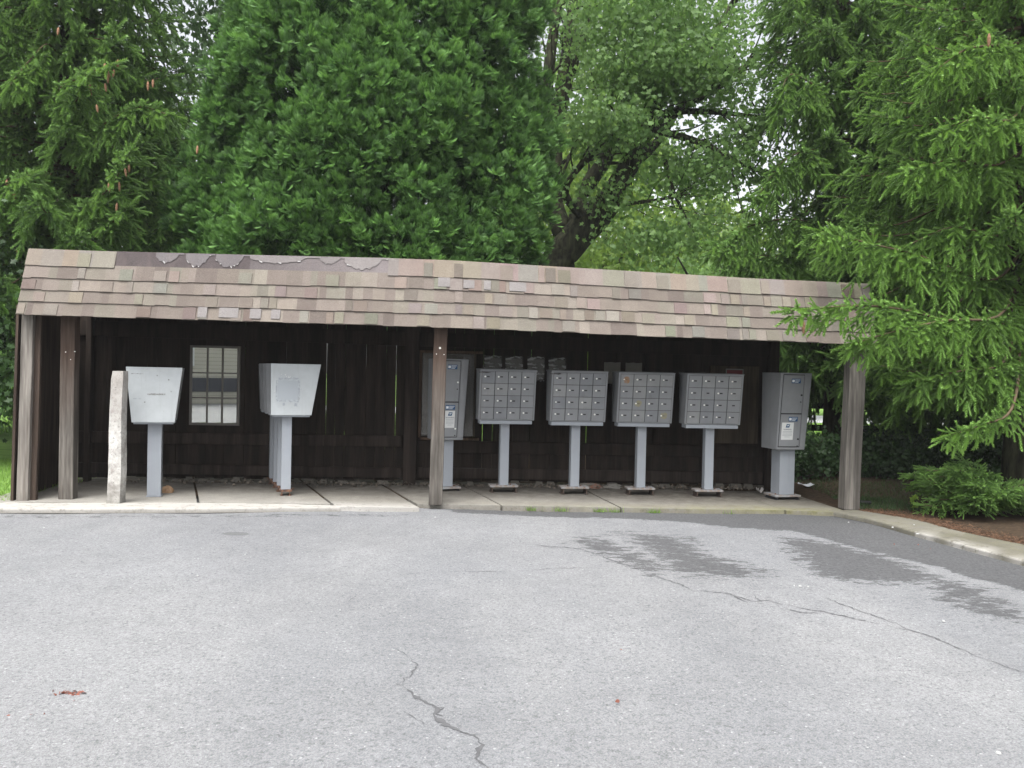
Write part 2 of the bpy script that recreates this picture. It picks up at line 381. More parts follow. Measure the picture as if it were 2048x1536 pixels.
hr = lambda L: [(1024+x/2, 1000+y/2) for x, y in L]
for L, wd in ((hl([(1550, 725), (1600, 740), (1640, 775), (1700, 795), (1750, 820), (1740, 860), (1790, 890), (1850, 915), (1900, 940), (1930, 975), (1890, 1030), (1960, 1072)]), .020),
              (hl([(1720, 830), (1780, 822), (1740, 850), (1770, 862)]), .026), (hl([(1880, 935), (1945, 930)]), .014), (hl([(1760, 838), (1830, 842)]), .010), (hl([(1905, 1000), (1940, 985), (1900, 1020)]), .018),
              (hl([(1350, 820), (1420, 818), (1470, 825), (1500, 798)]), .010), (hl([(1470, 825), (1540, 850)]), .008),
              (hl([(1615, 848), (1660, 870), (1710, 895)]), .009), (hl([(1565, 585), (1640, 630), (1682, 662), (1650, 700), (1600, 735)]), .007),
              (hl([(1440, 565), (1455, 520), (1500, 500)]), .004), (hl([(1690, 465), (1860, 475)]), .004), (hl([(870, 500), (920, 515), (965, 520)]), .004),
              (hl([(1580, 300), (1700, 292), (1840, 290), (2048, 286)]), .0055), (hl([(1380, 410), (1480, 360)]), .004),
              (hl([(1030, 157), (1080, 160)]), .006), (hl([(1270, 153), (1400, 156)]), .006), (hl([(640, 168), (700, 172)]), .005),
              (hr([(60, 175), (250, 195), (330, 225), (430, 265), (560, 310), (680, 345), (720, 368), (860, 382), (950, 412), (1000, 405), (1100, 425), (1250, 455), (1380, 485), (1430, 495), (1590, 525), (1660, 548), (1740, 585), (1850, 625), (1960, 670), (2060, 698)]), .012),
              (hr([(870, 375), (910, 392), (945, 412)]), .014), (hr([(965, 375), (1000, 405)]), .014), (hr([(1060, 432), (1150, 450), (1290, 452)]), .012),
              (hr([(1240, 385), (1330, 430), (1400, 455), (1530, 495), (1600, 526)]), .010), (hr([(0, 283), (150, 273), (370, 272)]), .006),
              (hr([(0, 180), (180, 190)]), .006), (hr([(1750, 306), (1900, 312), (2048, 322)]), .008), (hr([(1980, 672), (2060, 668)]), .008)):
    crack(L, wd)
lot = structure(mb.build('parking_lot', [ASPH, CRACK]))
wf = np.concatenate([wet.ravel(), np.zeros(len(mb.v)-nx*ny)]).astype(np.float32)
sf = np.concatenate([stain.ravel(), np.zeros(len(mb.v)-nx*ny)]).astype(np.float32)
for nm, arr in (('wet', wf), ('stain', sf)):
    a = lot.data.attributes.new(nm, 'FLOAT', 'POINT'); a.data.foreach_set('value', arr)
# ground sheet under and beyond everything
mb = MB(); NG = 40
for i in range(-6, 7):
    pass
mb.quad((-160, -60, -.03), (160, -60, -.03), (160, 260, -.03), (-160, 260, -.03))
structure(mb.build('ground', EARTH))
# raised verge behind the slabs (earth + lawn), meets the slab backs
def verge(name, pts, z, m=EARTH):
    b = MB(); b.add([(x, y, z) for x, y in pts], [tuple(range(len(pts)))])
    return structure(b.build(name, m))
kr = [onz(x, y, 0)[:2] for x, y in ((1660, 1028), (1741, 1047), (1834, 1074), (1928, 1100), (2048, 1132), (2300, 1198))]
kb = [onz(x, y, Z)[:2] for x, y in ((1715, 1021), (1834, 1040), (1901, 1059), (2048, 1090), (2300, 1143))]
verge('verge_ground', [(3.5, 10.25), (4.05, 10.12)]+[tuple(p) for p in kb]+[(14, 6.), (30, 6.), (30, 15.5), (2.5, 16.5), (-30, 16.5), (-30, 9.35), (-5.85, 9.35), (-5.9, 10.2)], .035)

# ---- slabs
def plan_mesh(b, poly, z0, z1, n=1):
    k = len(poly); b.add([(x, y, z0) for x, y in poly]+[(x, y, z1) for x, y in poly], [tuple(range(k, 2*k))]+[(i, (i+1) % k, k+(i+1) % k, k+i) for i in range(k)])
def J(a, b): return np.array(onz(*a, Z)[:2]), np.array(onz(*b, Z)[:2])
joints = [J((-40, 1004), (20, 985)), J((397, 1007), (389, 970)), J((680, 1022), (608, 965)), J((858, 1023), (763, 967)), J((1005, 1012), (920, 969)), J((1240, 1015), (1165, 977)), J((1566, 1019), (1457, 983)), J((1697, 1023), (1588, 987))]
def backext(j, Y):
    a, b = j; d = b-a; return a+d*(Y-a[1])/d[1]
def fronty(x):   # slab front edge, right-hand run
    return np.interp(x, [-.9, 1.1, 3.4, 4.2], [9.83, 9.86, 9.93, 9.80])
b = MB()
def strip(j0, j1, yf0, yf1, yb, dz, g=.012):
    a0 = backext(j0, yf0); a1 = backext(j1, yf1); c0 = backext(j0, yb); c1 = backext(j1, yb)
    n = 14; m_ = 6
    P = [[(a0+(a1-a0)*u)*(1-v)+(c0+(c1-c0)*u)*v for u in np.linspace(g/max(.3, np.linalg.norm(a1-a0)), 1-g/max(.3, np.linalg.norm(a1-a0)), n)] for v in np.linspace(0, 1, m_)]
    base = [(q[0], q[1]+(.008*math.sin(q[0]*23)+.005*math.sin(q[0]*61) if r_ == 0 else 0), Z+dz+.003*math.sin(q[0]*2+r_)) for r_, row in enumerate(P) for q in row]
    fs = [(r_*n+i, r_*n+i+1, (r_+1)*n+i+1, (r_+1)*n+i) for r_ in range(m_-1) for i in range(n-1)]
    k = len(base); low = [(x, y, -.05) for x, y, z in base]
    per = list(range(n))+[r_*n+n-1 for r_ in range(1, m_)]+[(m_-1)*n+i for i in range(n-2, -1, -1)]+[r_*n for r_ in range(m_-2, 0, -1)]
    fs += [(per[i], k+per[i], k+per[(i+1) % len(per)], per[(i+1) % len(per)]) for i in range(len(per))]
    b.add(base+low, fs)
kf = lambda x: float(np.interp(x, [p[0] for p in KF], [p[1] for p in KF]))
YB = 11.9
strip(joints[0], joints[1], 9.30, 9.60, YB, 0.)
strip(joints[1], joints[2], 9.60, 9.66, YB, .004, .02)
strip(joints[2], joints[3], kf(-1.9)+.02, kf(-.95)+.02, YB, -.003, .03)
strip(joints[3], joints[4], 9.83, 9.85, YB, .002)
strip(joints[4], joints[5], 9.85, 9.86, YB, 0.)
strip(joints[5], joints[6], 9.86, 9.93, YB, .001)
strip(joints[6], joints[7], 9.93, 9.88, YB-.3, -.004)
sm = lambda e0, e1, x: min(max((x-e0)/(e1-e0), 0), 1)
def a_moss(v): return sm(9.98, 9.86, v[1]-.03*max(v[0], 0))*sm(-.9, 3.5, v[0])*1.1+.35*sm(1.5, 3.5, v[0])*sm(11, 10, v[1]) if v[0] > -.9 else 0.
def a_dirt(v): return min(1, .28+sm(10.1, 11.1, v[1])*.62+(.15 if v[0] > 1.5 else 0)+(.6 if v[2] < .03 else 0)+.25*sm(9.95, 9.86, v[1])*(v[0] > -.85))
def a_chalk(v): return (.9*sm(9.75, 9.5, v[1]) if -2.6 < v[0] < -.8 else .2*sm(10.4, 9.8, v[1]))
structure(b.build('pavement', CONC, attr={'moss': a_moss, 'dirt': a_dirt, 'chalk': a_chalk}))
# kerb on the left: rounded worn concrete nosing
def kerb(name, front, width, z, m, attr, seed=0, back=None):
    b = MB(); F_ = smooth_pts([np.array([p[0], p[1], 0]) for p in front], 120); rs = np.random.default_rng(seed)
    B_ = smooth_pts([np.array([p[0], p[1], 0]) for p in back], 120) if back is not None else None
    vs = []; prof = [(0, -.05), (0., .7), (.012, .93), (.04, 1.), (.5, 1.), (1., 1.), (1., -.05)]
    jag = np.convolve(rs.normal(size=140), [.2, .3, .3, .2, .2], 'valid')[:120]
    for i, p in enumerate(F_):
        d = nrm(F_[min(i+1, 119)]-F_[max(i-1, 0)]); nn = np.array([-d[1], d[0], 0])
        for q, (u_, h) in enumerate(prof):
            ww = width if B_ is None else np.linalg.norm(B_[i]-p)
            pt = p+(nn*ww if B_ is None else (B_[i]-p))*u_+(nn*jag[i]*.006 if q < 4 else 0)
            vs.append((pt[0], pt[1], z*h+(jag[i]*.0025 if 0 < q < 6 else 0)))
    k = len(prof)
    b.add(vs, [(i*k+q, (i+1)*k+q, (i+1)*k+q+1, i*k+q+1) for i in range(119) for q in range(k-1)]+[tuple(range(k)), tuple(range(119*k, 120*k))[::-1]])
    return structure(b.build(name, m, attr=attr))
bk = [(p[0], 9.62 if p[0] > -3.7 else 9.34+(.26*sm(-5.6, -3.7, p[0]))) for p in KF[:-1]]
kerb('kerb', [(p[0], p[1]) for p in KF[:-1]], .3, Z, CONC, {'moss': lambda v: 0., 'dirt': lambda v: .3 if v[2] < .04 else .1, 'chalk': lambda v: .62 if v[2] > .03 else .2}, 3, back=[(p[0]-.05*(i == 5), p[1]) for i, p in enumerate(bk)])
fl = [(4.0-.14, 9.97)]+[tuple(p) for p in kr[1:]]
bl = [tuple(kb[0]+np.array([0, .02]))]+[tuple(p) for p in kb[1:]]
fl = fl[:len(bl)]+([] if len(fl) <= len(bl) else [fl[-1]])
kerb('side_pavement', fl, .4, Z+.004, CONC2, {'moss': lambda v: .25, 'dirt': lambda v: .35, 'chalk': lambda v: (.55+.4*math.sin(v[1]*5.1)*math.sin(v[1]*13))*max(0, 1-abs(v[0]-np.interp(v[1], [p[1] for p in fl][::-1], [p[0] for p in fl][::-1]))/.05) if v[1] < 8.7 else .1}, 5, back=bl)
# road and lawn seen far behind between the trunks
mb = MB(); mb.quad((-60, 31, -.02), (80, 31, -.02), (80, 37, -.02), (-60, 37, -.02)); structure(mb.build('far_road', flat('far_asphalt', (.42, .42, .44))))

#============================================================== SHELTER
A0 = np.array([-5.55, 9.47]); A1 = np.array([4.14, 10.08])       # line of the front posts
fd = (A1-A0)/np.linalg.norm(A1-A0); fn = np.array([-fd[1], fd[0]])
DEP = 1.78
def off(P, d): return P+fn*d
def wp(px, py, d):   # point of the picture on the plane parallel to the front line, d behind it
    return onpl(px, py, off(A0, d), off(A1, d))
def sx(P): return float((np.asarray(P)[:2]-A0)@fd)   # coordinate along the shelter
def P3(s, d, z): q = A0+fd*s+fn*d; return (q[0], q[1], z)
sh = thing('mail_shelter', 'long open fronted wooden mail shelter with shingled sloping roof edge', 'shelter', (*A0, Z))
sh_inv = Matrix.Translation((-A0[0], -A0[1], -Z))
def shpart(b, name, m, bevel=0., parent=None, **k):
    b.v = [(x-A0[0], y-A0[1], z-Z) for x, y, z in b.v]
    return b.build(name, m, sh if parent is None else parent, bevel, **k)
def lean_post(pb, pt, d, wd, dp, parent_name='post', m=W_POST, zb=Z, yb=None):
    """post from pixel of bottom centre to pixel of top centre"""
    Bp = wp(*pb, d); Tp = wp(*pt, d); s0, s1 = sx(Bp), sx(Tp); b = MB()
    n = 9; rs = random.Random(int(pb[0])); prev = None
    for i in range(n):
        t = i/(n-1); s = s0+(s1-s0)*t; z = zb+(Tp[2]-zb)*t; j = rs.uniform(-.003, .003)
        ring = [P3(s-wd/2+j, d-dp/2, z), P3(s+wd/2+j, d-dp/2, z), P3(s+wd/2+j, d+dp/2, z), P3(s-wd/2+j, d+dp/2, z)]
        base = len(b.v); b.v += ring
        if i:
            for k in range(4): b.f.append([base-4+k, base-4+(k+1) % 4, base+(k+1) % 4, base+k]); b.mi.append(0); b.col.append(None)
        else: b.f.append([base+3, base+2, base+1, base]); b.mi.append(0); b.col.append(None)
    b.f.append([base, base+1, base+2, base+3]); b.mi.append(0); b.col.append(None)
    return shpart(b, parent_name, m, .008)
lean_post((50, 1003), (62, 600), .06, .13, .14, m=W_CORNER)
# thin board nailed on the flank of the corner post
b = MB(); s0 = sx(wp(50, 1003, .1)); s1 = sx(wp(62, 600, .1))
b.hexa([P3(s0-.105, -.015, .03), P3(s0-.075, -.015, .03), P3(s0-.25, DEP, .03), P3(s0-.28, DEP, .03)],
       [P3(s1-.105, -.015, 2.3), P3(s1-.075, -.015, 2.3), P3(s1-.25, DEP, 2.3), P3(s1-.28, DEP, 2.3)])
shpart(b, 'outer_board', W_SIDE)
b = MB(); s0 += .10
b.hexa([P3(s0-.02, .04, Z), P3(s0+.05, .04, Z), P3(s0+.05, .09, Z), P3(s0-.02, .09, Z)], [P3(s1+.08, .04, 2.3), P3(s1+.15, .04, 2.3), P3(s1+.15, .09, 2.3), P3(s1+.08, .09, 2.3)])
shpart(b, 'post_batten', W_SIDE, .004)
pm_ = lean_post((136, 997), (142, 600), .20, .165, .14)
pm = lean_post((871, 1005), (883, 620), .07, .158, .15)
pr = lean_post((1697, 1020), (1714, 650), .06, .20, .17, m=W_CORNER2)
# fixings on the posts
for px, py, r_, m_ in ((880, 696, .013, LOCK), (873, 708, .006, LOCK), (888, 709, .006, LOCK), (131, 704, .006, LOCK), (149, 703, .006, LOCK), (141, 719, .004, LOCK)):
    d = (-.010 if px > 500 else .125); q = wp(px, py, d); b = MB()
    b.cyl((q[0], q[1], q[2]), (q[0]+fn[0]*.02, q[1]+fn[1]*.02, q[2]), r_, n=10); shpart(b, 'bolt_head', m_)
# ---- back wall: separate planks with real gaps
def plank_wall(P, Q, zb, zt, gaps, m, name, wmin=.12, wmax=.15, seed=1, hole=None, th=.022):
    rs = random.Random(seed); b = MB(); P = np.array(P); Q = np.array(Q); L = np.linalg.norm(Q-P); d = (Q-P)/L; n = np.array([-d[1], d[0]])
    s = 0
    while s < L-.02:
        w_ = rs.uniform(wmin, wmax); e = min(s+w_, L); g = gaps(s, e, rs)
        z1_ = zt if not callable(zt) else zt(s); zz = zb+rs.uniform(-.015, .02); lean = rs.uniform(-.003, .003); off_ = rs.uniform(-.002, .002)
        segs = [(zz, z1_, s, e)]
        if hole and e > hole[0] and s < hole[1]:
            a0_, a1_ = max(s, hole[0]), min(e, hole[1]); segs = [(zz, hole[2], s, e), (hole[3], z1_, s, e)]
            if a0_ > s: segs.append((hole[2], hole[3], s, a0_+g))
            if a1_ < e: segs.append((hole[2], hole[3], a1_, e))
        for a_, c_, s_, e_ in segs:
            q = lambda u_, dd, z_: (P[0]+d[0]*u_+n[0]*(dd+off_), P[1]+d[1]*u_+n[1]*(dd+off_), z_)
            b.hexa([q(s_, 0, a_), q(e_-g, 0, a_), q(e_-g, th, a_), q(s_, th, a_)], [q(s_+lean, 0, c_), q(e_-g*.6+lean, 0, c_), q(e_-g*.6+lean, th, c_), q(s_+lean, th, c_)])
        s = e
    return b
BL = off(A0-fd*.42, DEP); BRt = A0+fd*(sx(wp(1556, 800, DEP)))+fn*DEP
ZT = 2.42
hs0, hs1 = sx(wp(384, 770, DEP-.03))+.42, sx(wp(475, 770, DEP-.03))+.42
wz1 = wp(430, 693, DEP)[2]; wz0 = wp(430, 848, DEP)[2]
def gp(s, e, rs): return rs.choice([.0005, .0005, .0005, .004, .006, .0075]) if s < 4.6 else rs.choice([.0005, .0005, .0005, .0005, .002, .009])
bw_ = plank_wall(BL, BRt, .10, ZT, gp, W_DARK, 'x', hole=(hs0+.01, hs1-.01, wz0+.01, wz1-.01), seed=5)
shpart(bw_, 'back_wall', W_DARK)
shpart(plank_wall(np.array(P3(-.10, .12, 0)[:2]), BL+fn*-.01, .05, 2.3, lambda s, e, r_: .0015, W_SIDE, 'x', seed=8, wmin=.16, wmax=.2), 'side_wall', W_SIDE)
# rails, kick boards, king posts on the wall
def rail(x0_, x1_, ya, yb, th=.045, dd=0., m=W_DARK, nm='wall_rail'):
    b = MB(); L0 = wp(x0_, ya[0], DEP-dd-th); L1 = wp(x1_, ya[1], DEP-dd-th); K0 = wp(x0_, yb[0], DEP-dd-th); K1 = wp(x1_, yb[1], DEP-dd-th)
    q = lambda P, o, z=None: (P[0]+fn[0]*o, P[1]+fn[1]*o, P[2])
    b.hexa([q(K0, 0), q(K1, 0), q(K1, th), q(K0, th)], [q(L0, 0), q(L1, 0), q(L1, th), q(L0, th)])
    return shpart(b, nm, m, .004)
W_RAIL = wood('brown_rail', (.024, .018, .015), (.050, .038, .031))
rail(150, 803, (862, 872), (885, 894), m=W_RAIL, dd=.003); rail(150, 803, (925, 936), (945, 956), m=W_RAIL, dd=.003)
rail(835, 1520, (880, 893), (905, 915), m=W_DARK, dd=.003); rail(835, 1525, (935, 945), (955, 968), m=W_RAIL, dd=.003)
rail(150, 1555, (640, 690), (670, 715), m=W_DARK, dd=.003, th=.05)
for xa, xb, yb_ in ((805, 831, 970), (165, 176, 965), (1532, 1550, 985)):
    b = MB(); p0 = wp(xa, yb_, DEP-.12); p1 = wp(xb, yb_, DEP-.12); s0, s1 = sx(p0), sx(p1)
    b.hexa([P3(s0, DEP-.12, Z), P3(s1, DEP-.12, Z), P3(s1, DEP-.004, Z), P3(s0, DEP-.004, Z)], [P3(s0+.02, DEP-.12, 2.3), P3(s1+.02, DEP-.12, 2.3), P3(s1+.02, DEP-.004, 2.3), P3(s0+.02, DEP-.004, 2.3)])
    shpart(b, 'wall_post', W_RAIL, .005)
# ---- window in the back wall
wr = MB(); wd_ = DEP-.03
c = [wp(372, 850, wd_), wp(483, 851, wd_), wp(485, 692, wd_), wp(381, 690, wd_)]
c = [wp(376, 849, wd_), wp(477, 852, wd_), wp(483, 693, wd_), wp(383, 690, wd_)]
s_l = (sx(c[0])+sx(c[3]))/2; s_r = (sx(c[1])+sx(c[2]))/2; z_b = (c[0][2]+c[1][2])/2; z_t = (c[2][2]+c[3][2])/2
WFR = flat('window_frame_paint', (.16, .15, .135), .6)
def bar(b, s0, s1, z0, z1, d0=-.012, d1=.03):
    b.hexa([P3(s0, wd_+d0, z0), P3(s1, wd_+d0, z0), P3(s1, wd_+d1, z0), P3(s0, wd_+d1, z0)], [P3(s0, wd_+d0, z1), P3(s1, wd_+d0, z1), P3(s1, wd_+d1, z1), P3(s0, wd_+d1, z1)])
fw = .032
b = MB(); bar(b, s_l, s_r, z_b, z_b+fw); bar(b, s_l, s_r, z_t-fw, z_t); bar(b, s_l, s_l+fw, z_b+fw, z_t-fw); bar(b, s_r-fw, s_r, z_b+fw, z_t-fw)
win = shpart(b, 'window', WFR, .003)
b = MB(); gw = (s_r-s_l-2*fw); gh = (z_t-z_b-2*fw)
for k in (1, 2): s = s_l+fw+gw*k/3; bar(b, s-.011, s+.011, z_b+fw, z_t-fw, -.004, .01)
for k in (1, 2):
    z = z_b+fw+gh*k/3
    for q in range(3): s0 = s_l+fw+gw*q/3+(.011 if q else 0); s1 = s_l+fw+gw*(q+1)/3-(.011 if q < 2 else 0); bar(b, s0, s1, z-.009, z+.009, -.002, .009)
shpart(b, 'muntin', WFR, parent=win)
GL = mat('dusty_window_glass', lambda t: t.n('ShaderNodeMixShader', {0: .80, 1: t.bsdf((.09, .075, .07), .6), 2: t.n('ShaderNodeBsdfGlossy', {'Color': (.80, .82, .78, 1), 'Roughness': .012}).outputs[0]}).outputs[0])
for k in range(3):   # glass in three strips, angled on purpose to steer the reflection past the side mailbox
    a_ = s_l+fw+gw*k/3; c_ = s_l+fw+gw*(k+1)/3; sk = (c_-a_)*math.tan(R(17.5))
    b = MB(); b.hexa([P3(a_, wd_+.012, z_b+fw), P3(c_, wd_+.012+sk, z_b+fw), P3(c_, wd_+.016+sk, z_b+fw), P3(a_, wd_+.016, z_b+fw)], [P3(a_, wd_+.012, z_t-fw), P3(c_, wd_+.012+sk, z_t-fw), P3(c_, wd_+.016+sk, z_t-fw), P3(a_, wd_+.016, z_t-fw)])
    shpart(b, 'window_glass', GL, parent=win)
# ---- roof: leaning shingled face, deck, fascia and soffit
E_ = [wp(*q, -.14) for q in ((34, 627), (250, 634), (480, 641), (740, 649), (1000, 658), (1300, 671), (1500, 679), (1752, 689))]
T_ = [wp(*q, .10) for q in ((44, 497), (208, 503), (400, 508), (600, 513), (780, 517), (900, 521), (1300, 545), (1500, 557), (1757, 569))]
es = [sx(q) for q in E_]; ez = [q[2] for q in E_]; ts = [sx(q) for q in T_]; tz = [q[2] for q in T_]
def fz(s, v):   # v 0 eave .. 1 top ; s coordinate; returns plan depth and z on the face
    return -.14+.24*v, np.interp(s, es, ez)*(1-v)+np.interp(s, ts, tz)*v
SL, SR = es[0], es[-1]
def fp(s, v, o=0.):  # o: offset outward
    d, z = fz(s, v); return P3(s+(ts[0]-es[0])*v*0, d-o*.95, z+o*.28)
roof = None
b = MB(); NS = 60
ss = np.linspace(SL+.01, SR-.01, NS)
for a_, c_ in zip(ss[:-1], ss[1:]):   # fascia sheathing slab
    b.hexa([fp(a_, 0, -.03), fp(c_, 0, -.03), P3(c_, .02, fz(c_, 0)[1]+.0), P3(a_, .02, fz(a_, 0)[1])][:2]+[P3(c_, .03-.14, fz(c_, 0)[1]), P3(a_, .03-.14, fz(a_, 0)[1])],
           [fp(a_, .995, -.006), fp(c_, .995, -.006), P3(c_, .16, fz(c_, 1)[1]-.01), P3(a_, .16, fz(a_, 1)[1]-.01)])
roof = shpart(b, 'roof', wood('roof_sheathing', (.05, .04, .032), (.10, .08, .062)))
b = MB()
for a_, c_ in zip(ss[:-1], ss[1:]):   # flat roof falling to the back wall
    b.hexa([P3(a_, .12, fz(a_, 1)[1]-.10), P3(c_, .12, fz(c_, 1)[1]-.10), P3(c_, DEP+.18, 2.44), P3(a_, DEP+.18, 2.44)], [P3(a_, .12, fz(a_, 1)[1]-.03), P3(c_, .12, fz(c_, 1)[1]-.03), P3(c_, DEP+.18, 2.50), P3(a_, DEP+.18, 2.50)])
shpart(b, 'roof_deck', flat('roof_felt', (.07, .065, .06), .9), parent=roof)
b = MB()
for k, s in enumerate(np.arange(SL+.3, SR-.1, .6)):   # rafters under the deck
    b.hexa([P3(s, .05, 2.20), P3(s+.04, .05, 2.20), P3(s+.04, DEP-.06, 2.28), P3(s, DEP-.06, 2.28)], [P3(s, .05, 2.36), P3(s+.04, .05, 2.36), P3(s+.04, DEP-.06, 2.42), P3(s, DEP-.06, 2.42)])
shpart(b, 'rafters', W_DARK, parent=roof)
b = MB()
for a_, c_ in zip(ss[:-1], ss[1:]):
    z0a, z0c = fz(a_, 0)[1]+.02, fz(c_, 0)[1]+.02
    b.hexa([P3(a_, -.10, z0a), P3(c_, -.10, z0c), P3(c_, -.03, z0c), P3(a_, -.03, z0a)], [P3(a_, -.085, z0a+.2), P3(c_, -.085, z0c+.2), P3(c_, -.03, z0c+.2), P3(a_, -.03, z0a+.2)])
shpart(b, 'front_beam', W_DARK, parent=roof)
b = MB()   # closing cheeks
for s, o in ((SL+.0, .02), (SR-.03, .03)):
    e = s+o; b = MB()
    b.hexa([P3(s, -.12, fz(s, 0)[1]), P3(e, -.12, fz(s, 0)[1]), P3(e, DEP+.1, 2.36), P3(s, DEP+.1, 2.36)], [P3(s, .09, fz(s, 1)[1]-.02), P3(e, .09, fz(s, 1)[1]-.02), P3(e, DEP+.1, 2.49), P3(s, DEP+.1, 2.49)])
    shpart(b, 'roof_cheek', W_SIDE, parent=roof)
def shingle_nodes(t):
    p = t.pos(); c_ = t.attr('tint')
    g = t.n('ShaderNodeTexVoronoi', {'Vector': p, 'Scale': 260.}); n = t.noise(p, 5, 6, .7)
    col = t.mix(.42, c_, t.ramp(g.outputs['Color'], [(.1, .12), (.9, .88)]), 'SOFT_LIGHT')
    col = t.mix(t.ramp(n, [(.4, 0.), (.75, .55)]), col, t.mix(1., c_, (.74, .72, .72), 'MULTIPLY'))
    col = t.mix(t.ramp(t.noise(t.mapping(p, (9, 9, 1.2)), 1, 5), [(.55, 0.), (.75, .30)]), col, (.16, .13, .12))
    return t.bsdf(col, .95, t.bump(g.outputs['Distance'], .6, .004), spec=.1)
SHN = mat('mineral_shingles', shingle_nodes)
PAL = [tuple(0.475*g_*(.58*(.8*x+.2*m_)+.42*(c_[0]+c_[1]+c_[2])/3) for x, g_, m_ in zip(c_, (1.01, .99, .955), (.39, .32, .255))) for c_ in [(.44, .355, .285), (.38, .30, .245), (.33, .255, .22), (.42, .37, .285), (.355, .33, .255), (.46, .385, .315), (.295, .225, .20), (.40, .315, .27), (.36, .285, .24)]]
rs = random.Random(21)
VC = [0, .19, .37, .555, .745, 1.0]   # course lines
b = MB()
s_of = lambda px, py: sx(wp(px, py, .08))
bare0, bare1 = s_of(208, 510), s_of(780, 525)
def tabquad(s0, s1, v0, v1, o0, o1, c, mi=0):
    # a shingle: thick lower edge, laps under the next course
    q = [fp(s0, v0, o0), fp(s1, v0, o0), fp(s1, v1, o1), fp(s0, v1, o1)]
    lo = [fp(s0, v0, o0-.012), fp(s1, v0, o0-.012), fp(s1, v1, o1-.012), fp(s0, v1, o1-.012)]
    b.add(q+lo, [(0, 1, 2, 3), (0, 4, 5, 1), (1, 5, 6, 2), (3, 2, 6, 7), (0, 3, 7, 4)], mi, c)
for ci in range(5):
    v0, v1 = VC[ci], VC[ci+1]; s = SL-(.02 if ci % 2 else 0)
    while s < SR:
        w_ = rs.uniform(.07, .26); e = min(s+w_, SR+.012)
        jc = rs.uniform(.86, 1.12); base = rs.choice(PAL); cc = tuple(x*jc for x in base)
        if ci == 4 and s > bare0-.02 and e < bare1+.03: s = e; continue
        if ci == 4: cc = tuple(x*rs.uniform(.97, 1.1) for x in PAL[rs.choice([0, 3, 5, 0])])
        if s < SL: s = SL
        k = 3 if e-s > .15 else 1
        dr = rs.uniform(-.006, .008)
        for q in range(k):
            a_, c_ = s+(e-s)*q/k, s+(e-s)*(q+1)/k
            tabquad(a_, c_, v0-(.012 if ci else .02)+dr, v1+.03 if ci < 4 else 1.0, .027, .010, cc)
        # raised laminate tab beside a recessed one
        if rs.random() < .42 and e-s > .08 and ci < 5:
            c2 = tuple(x*rs.uniform(.93, 1.06)*jc for x in rs.choice(PAL[:6])); m0 = s+.008; m1 = m0+min(.15, (e-s)*.8)
            tabquad(m0, m1, v0-.012+dr, v0+(v1-v0)*rs.uniform(.76, .86), .034, .026, c2)
        s = e
# grey granule-worn patches
for px, py, w_, h_ in ((410, 627, 18, 20), (462, 628, 38, 19), (515, 630, 22, 19), (555, 631, 18, 18), (888, 565, 24, 18), (938, 569, 22, 16), (975, 571, 14, 18), (1036, 574, 34, 18)):
    q0 = sx(wp(px-w_/2, py, -.05)); q1 = sx(wp(px+w_/2, py, -.05)); zc = wp(px, py, -.05)[2]; vv_ = (zc-fz(q0, 0)[1])/(fz(q0, 1)[1]-fz(q0, 0)[1])
    hv = h_/130/2; tabquad(q0, q1, vv_-hv, vv_+hv, .036, .034, (.215,.20,.195))
shg = shpart(b, 'shingle_courses', SHN, parent=roof)
# bare felt with torn strips where the cap course has blown off
b = MB(); n = 70
FELT = (.085, .072, .072)
sb = np.linspace(bare0, bare1, n)
for a_, c_ in zip(sb[:-1], sb[1:]):
    fr = (a_-bare0)/(bare1-bare0); cc = FELT if fr < .5 else tuple(x*(1+1.3*(fr-.5)) for x in (.11, .097, .097))
    b.quad(fp(a_, .74, .006), fp(c_, .74, .006), fp(c_, 1.005, .006), fp(a_, 1.005, .006), 0, cc)
rs = random.Random(4)
for px0, px1, deep, cc in ((312, 368, .62, (.14,.128,.13)), (372, 430, .8, (.14,.128,.13)), (432, 500, .8, (.14,.128,.13)), (500, 640, .5, (.175,.16,.157)), (640, 690, .45, (.165,.15,.147)), (690, 780, .75, (.20,.183,.178))):
    s0, s1 = s_of(px0, 515), s_of(px1, 515); m_ = 22; top = []; bot = []; lip = []
    for i in range(m_+1):
        t_ = i/m_; s = s0+(s1-s0)*t_; dp = deep*math.sin(math.pi*min(1, t_*1.15+.06))**.5*rs.uniform(.85, 1.06) if t_*1.15+.06 < 1 else .1
        v_ = 1-.25*dp; top.append(fp(s, 1.0, .012)); bot.append(fp(s, v_, .014)); lip.append(fp(s, v_-.006-.020*rs.random()**2, .018))
    for i in range(m_):
        b.quad(bot[i], bot[i+1], top[i+1], top[i], 0, cc)
        if rs.random() < .15: b.quad(lip[i], lip[i+1], bot[i+1], bot[i], 0, (.34, .33, .325))
shpart(b, 'torn_felt', SHN, parent=roof)
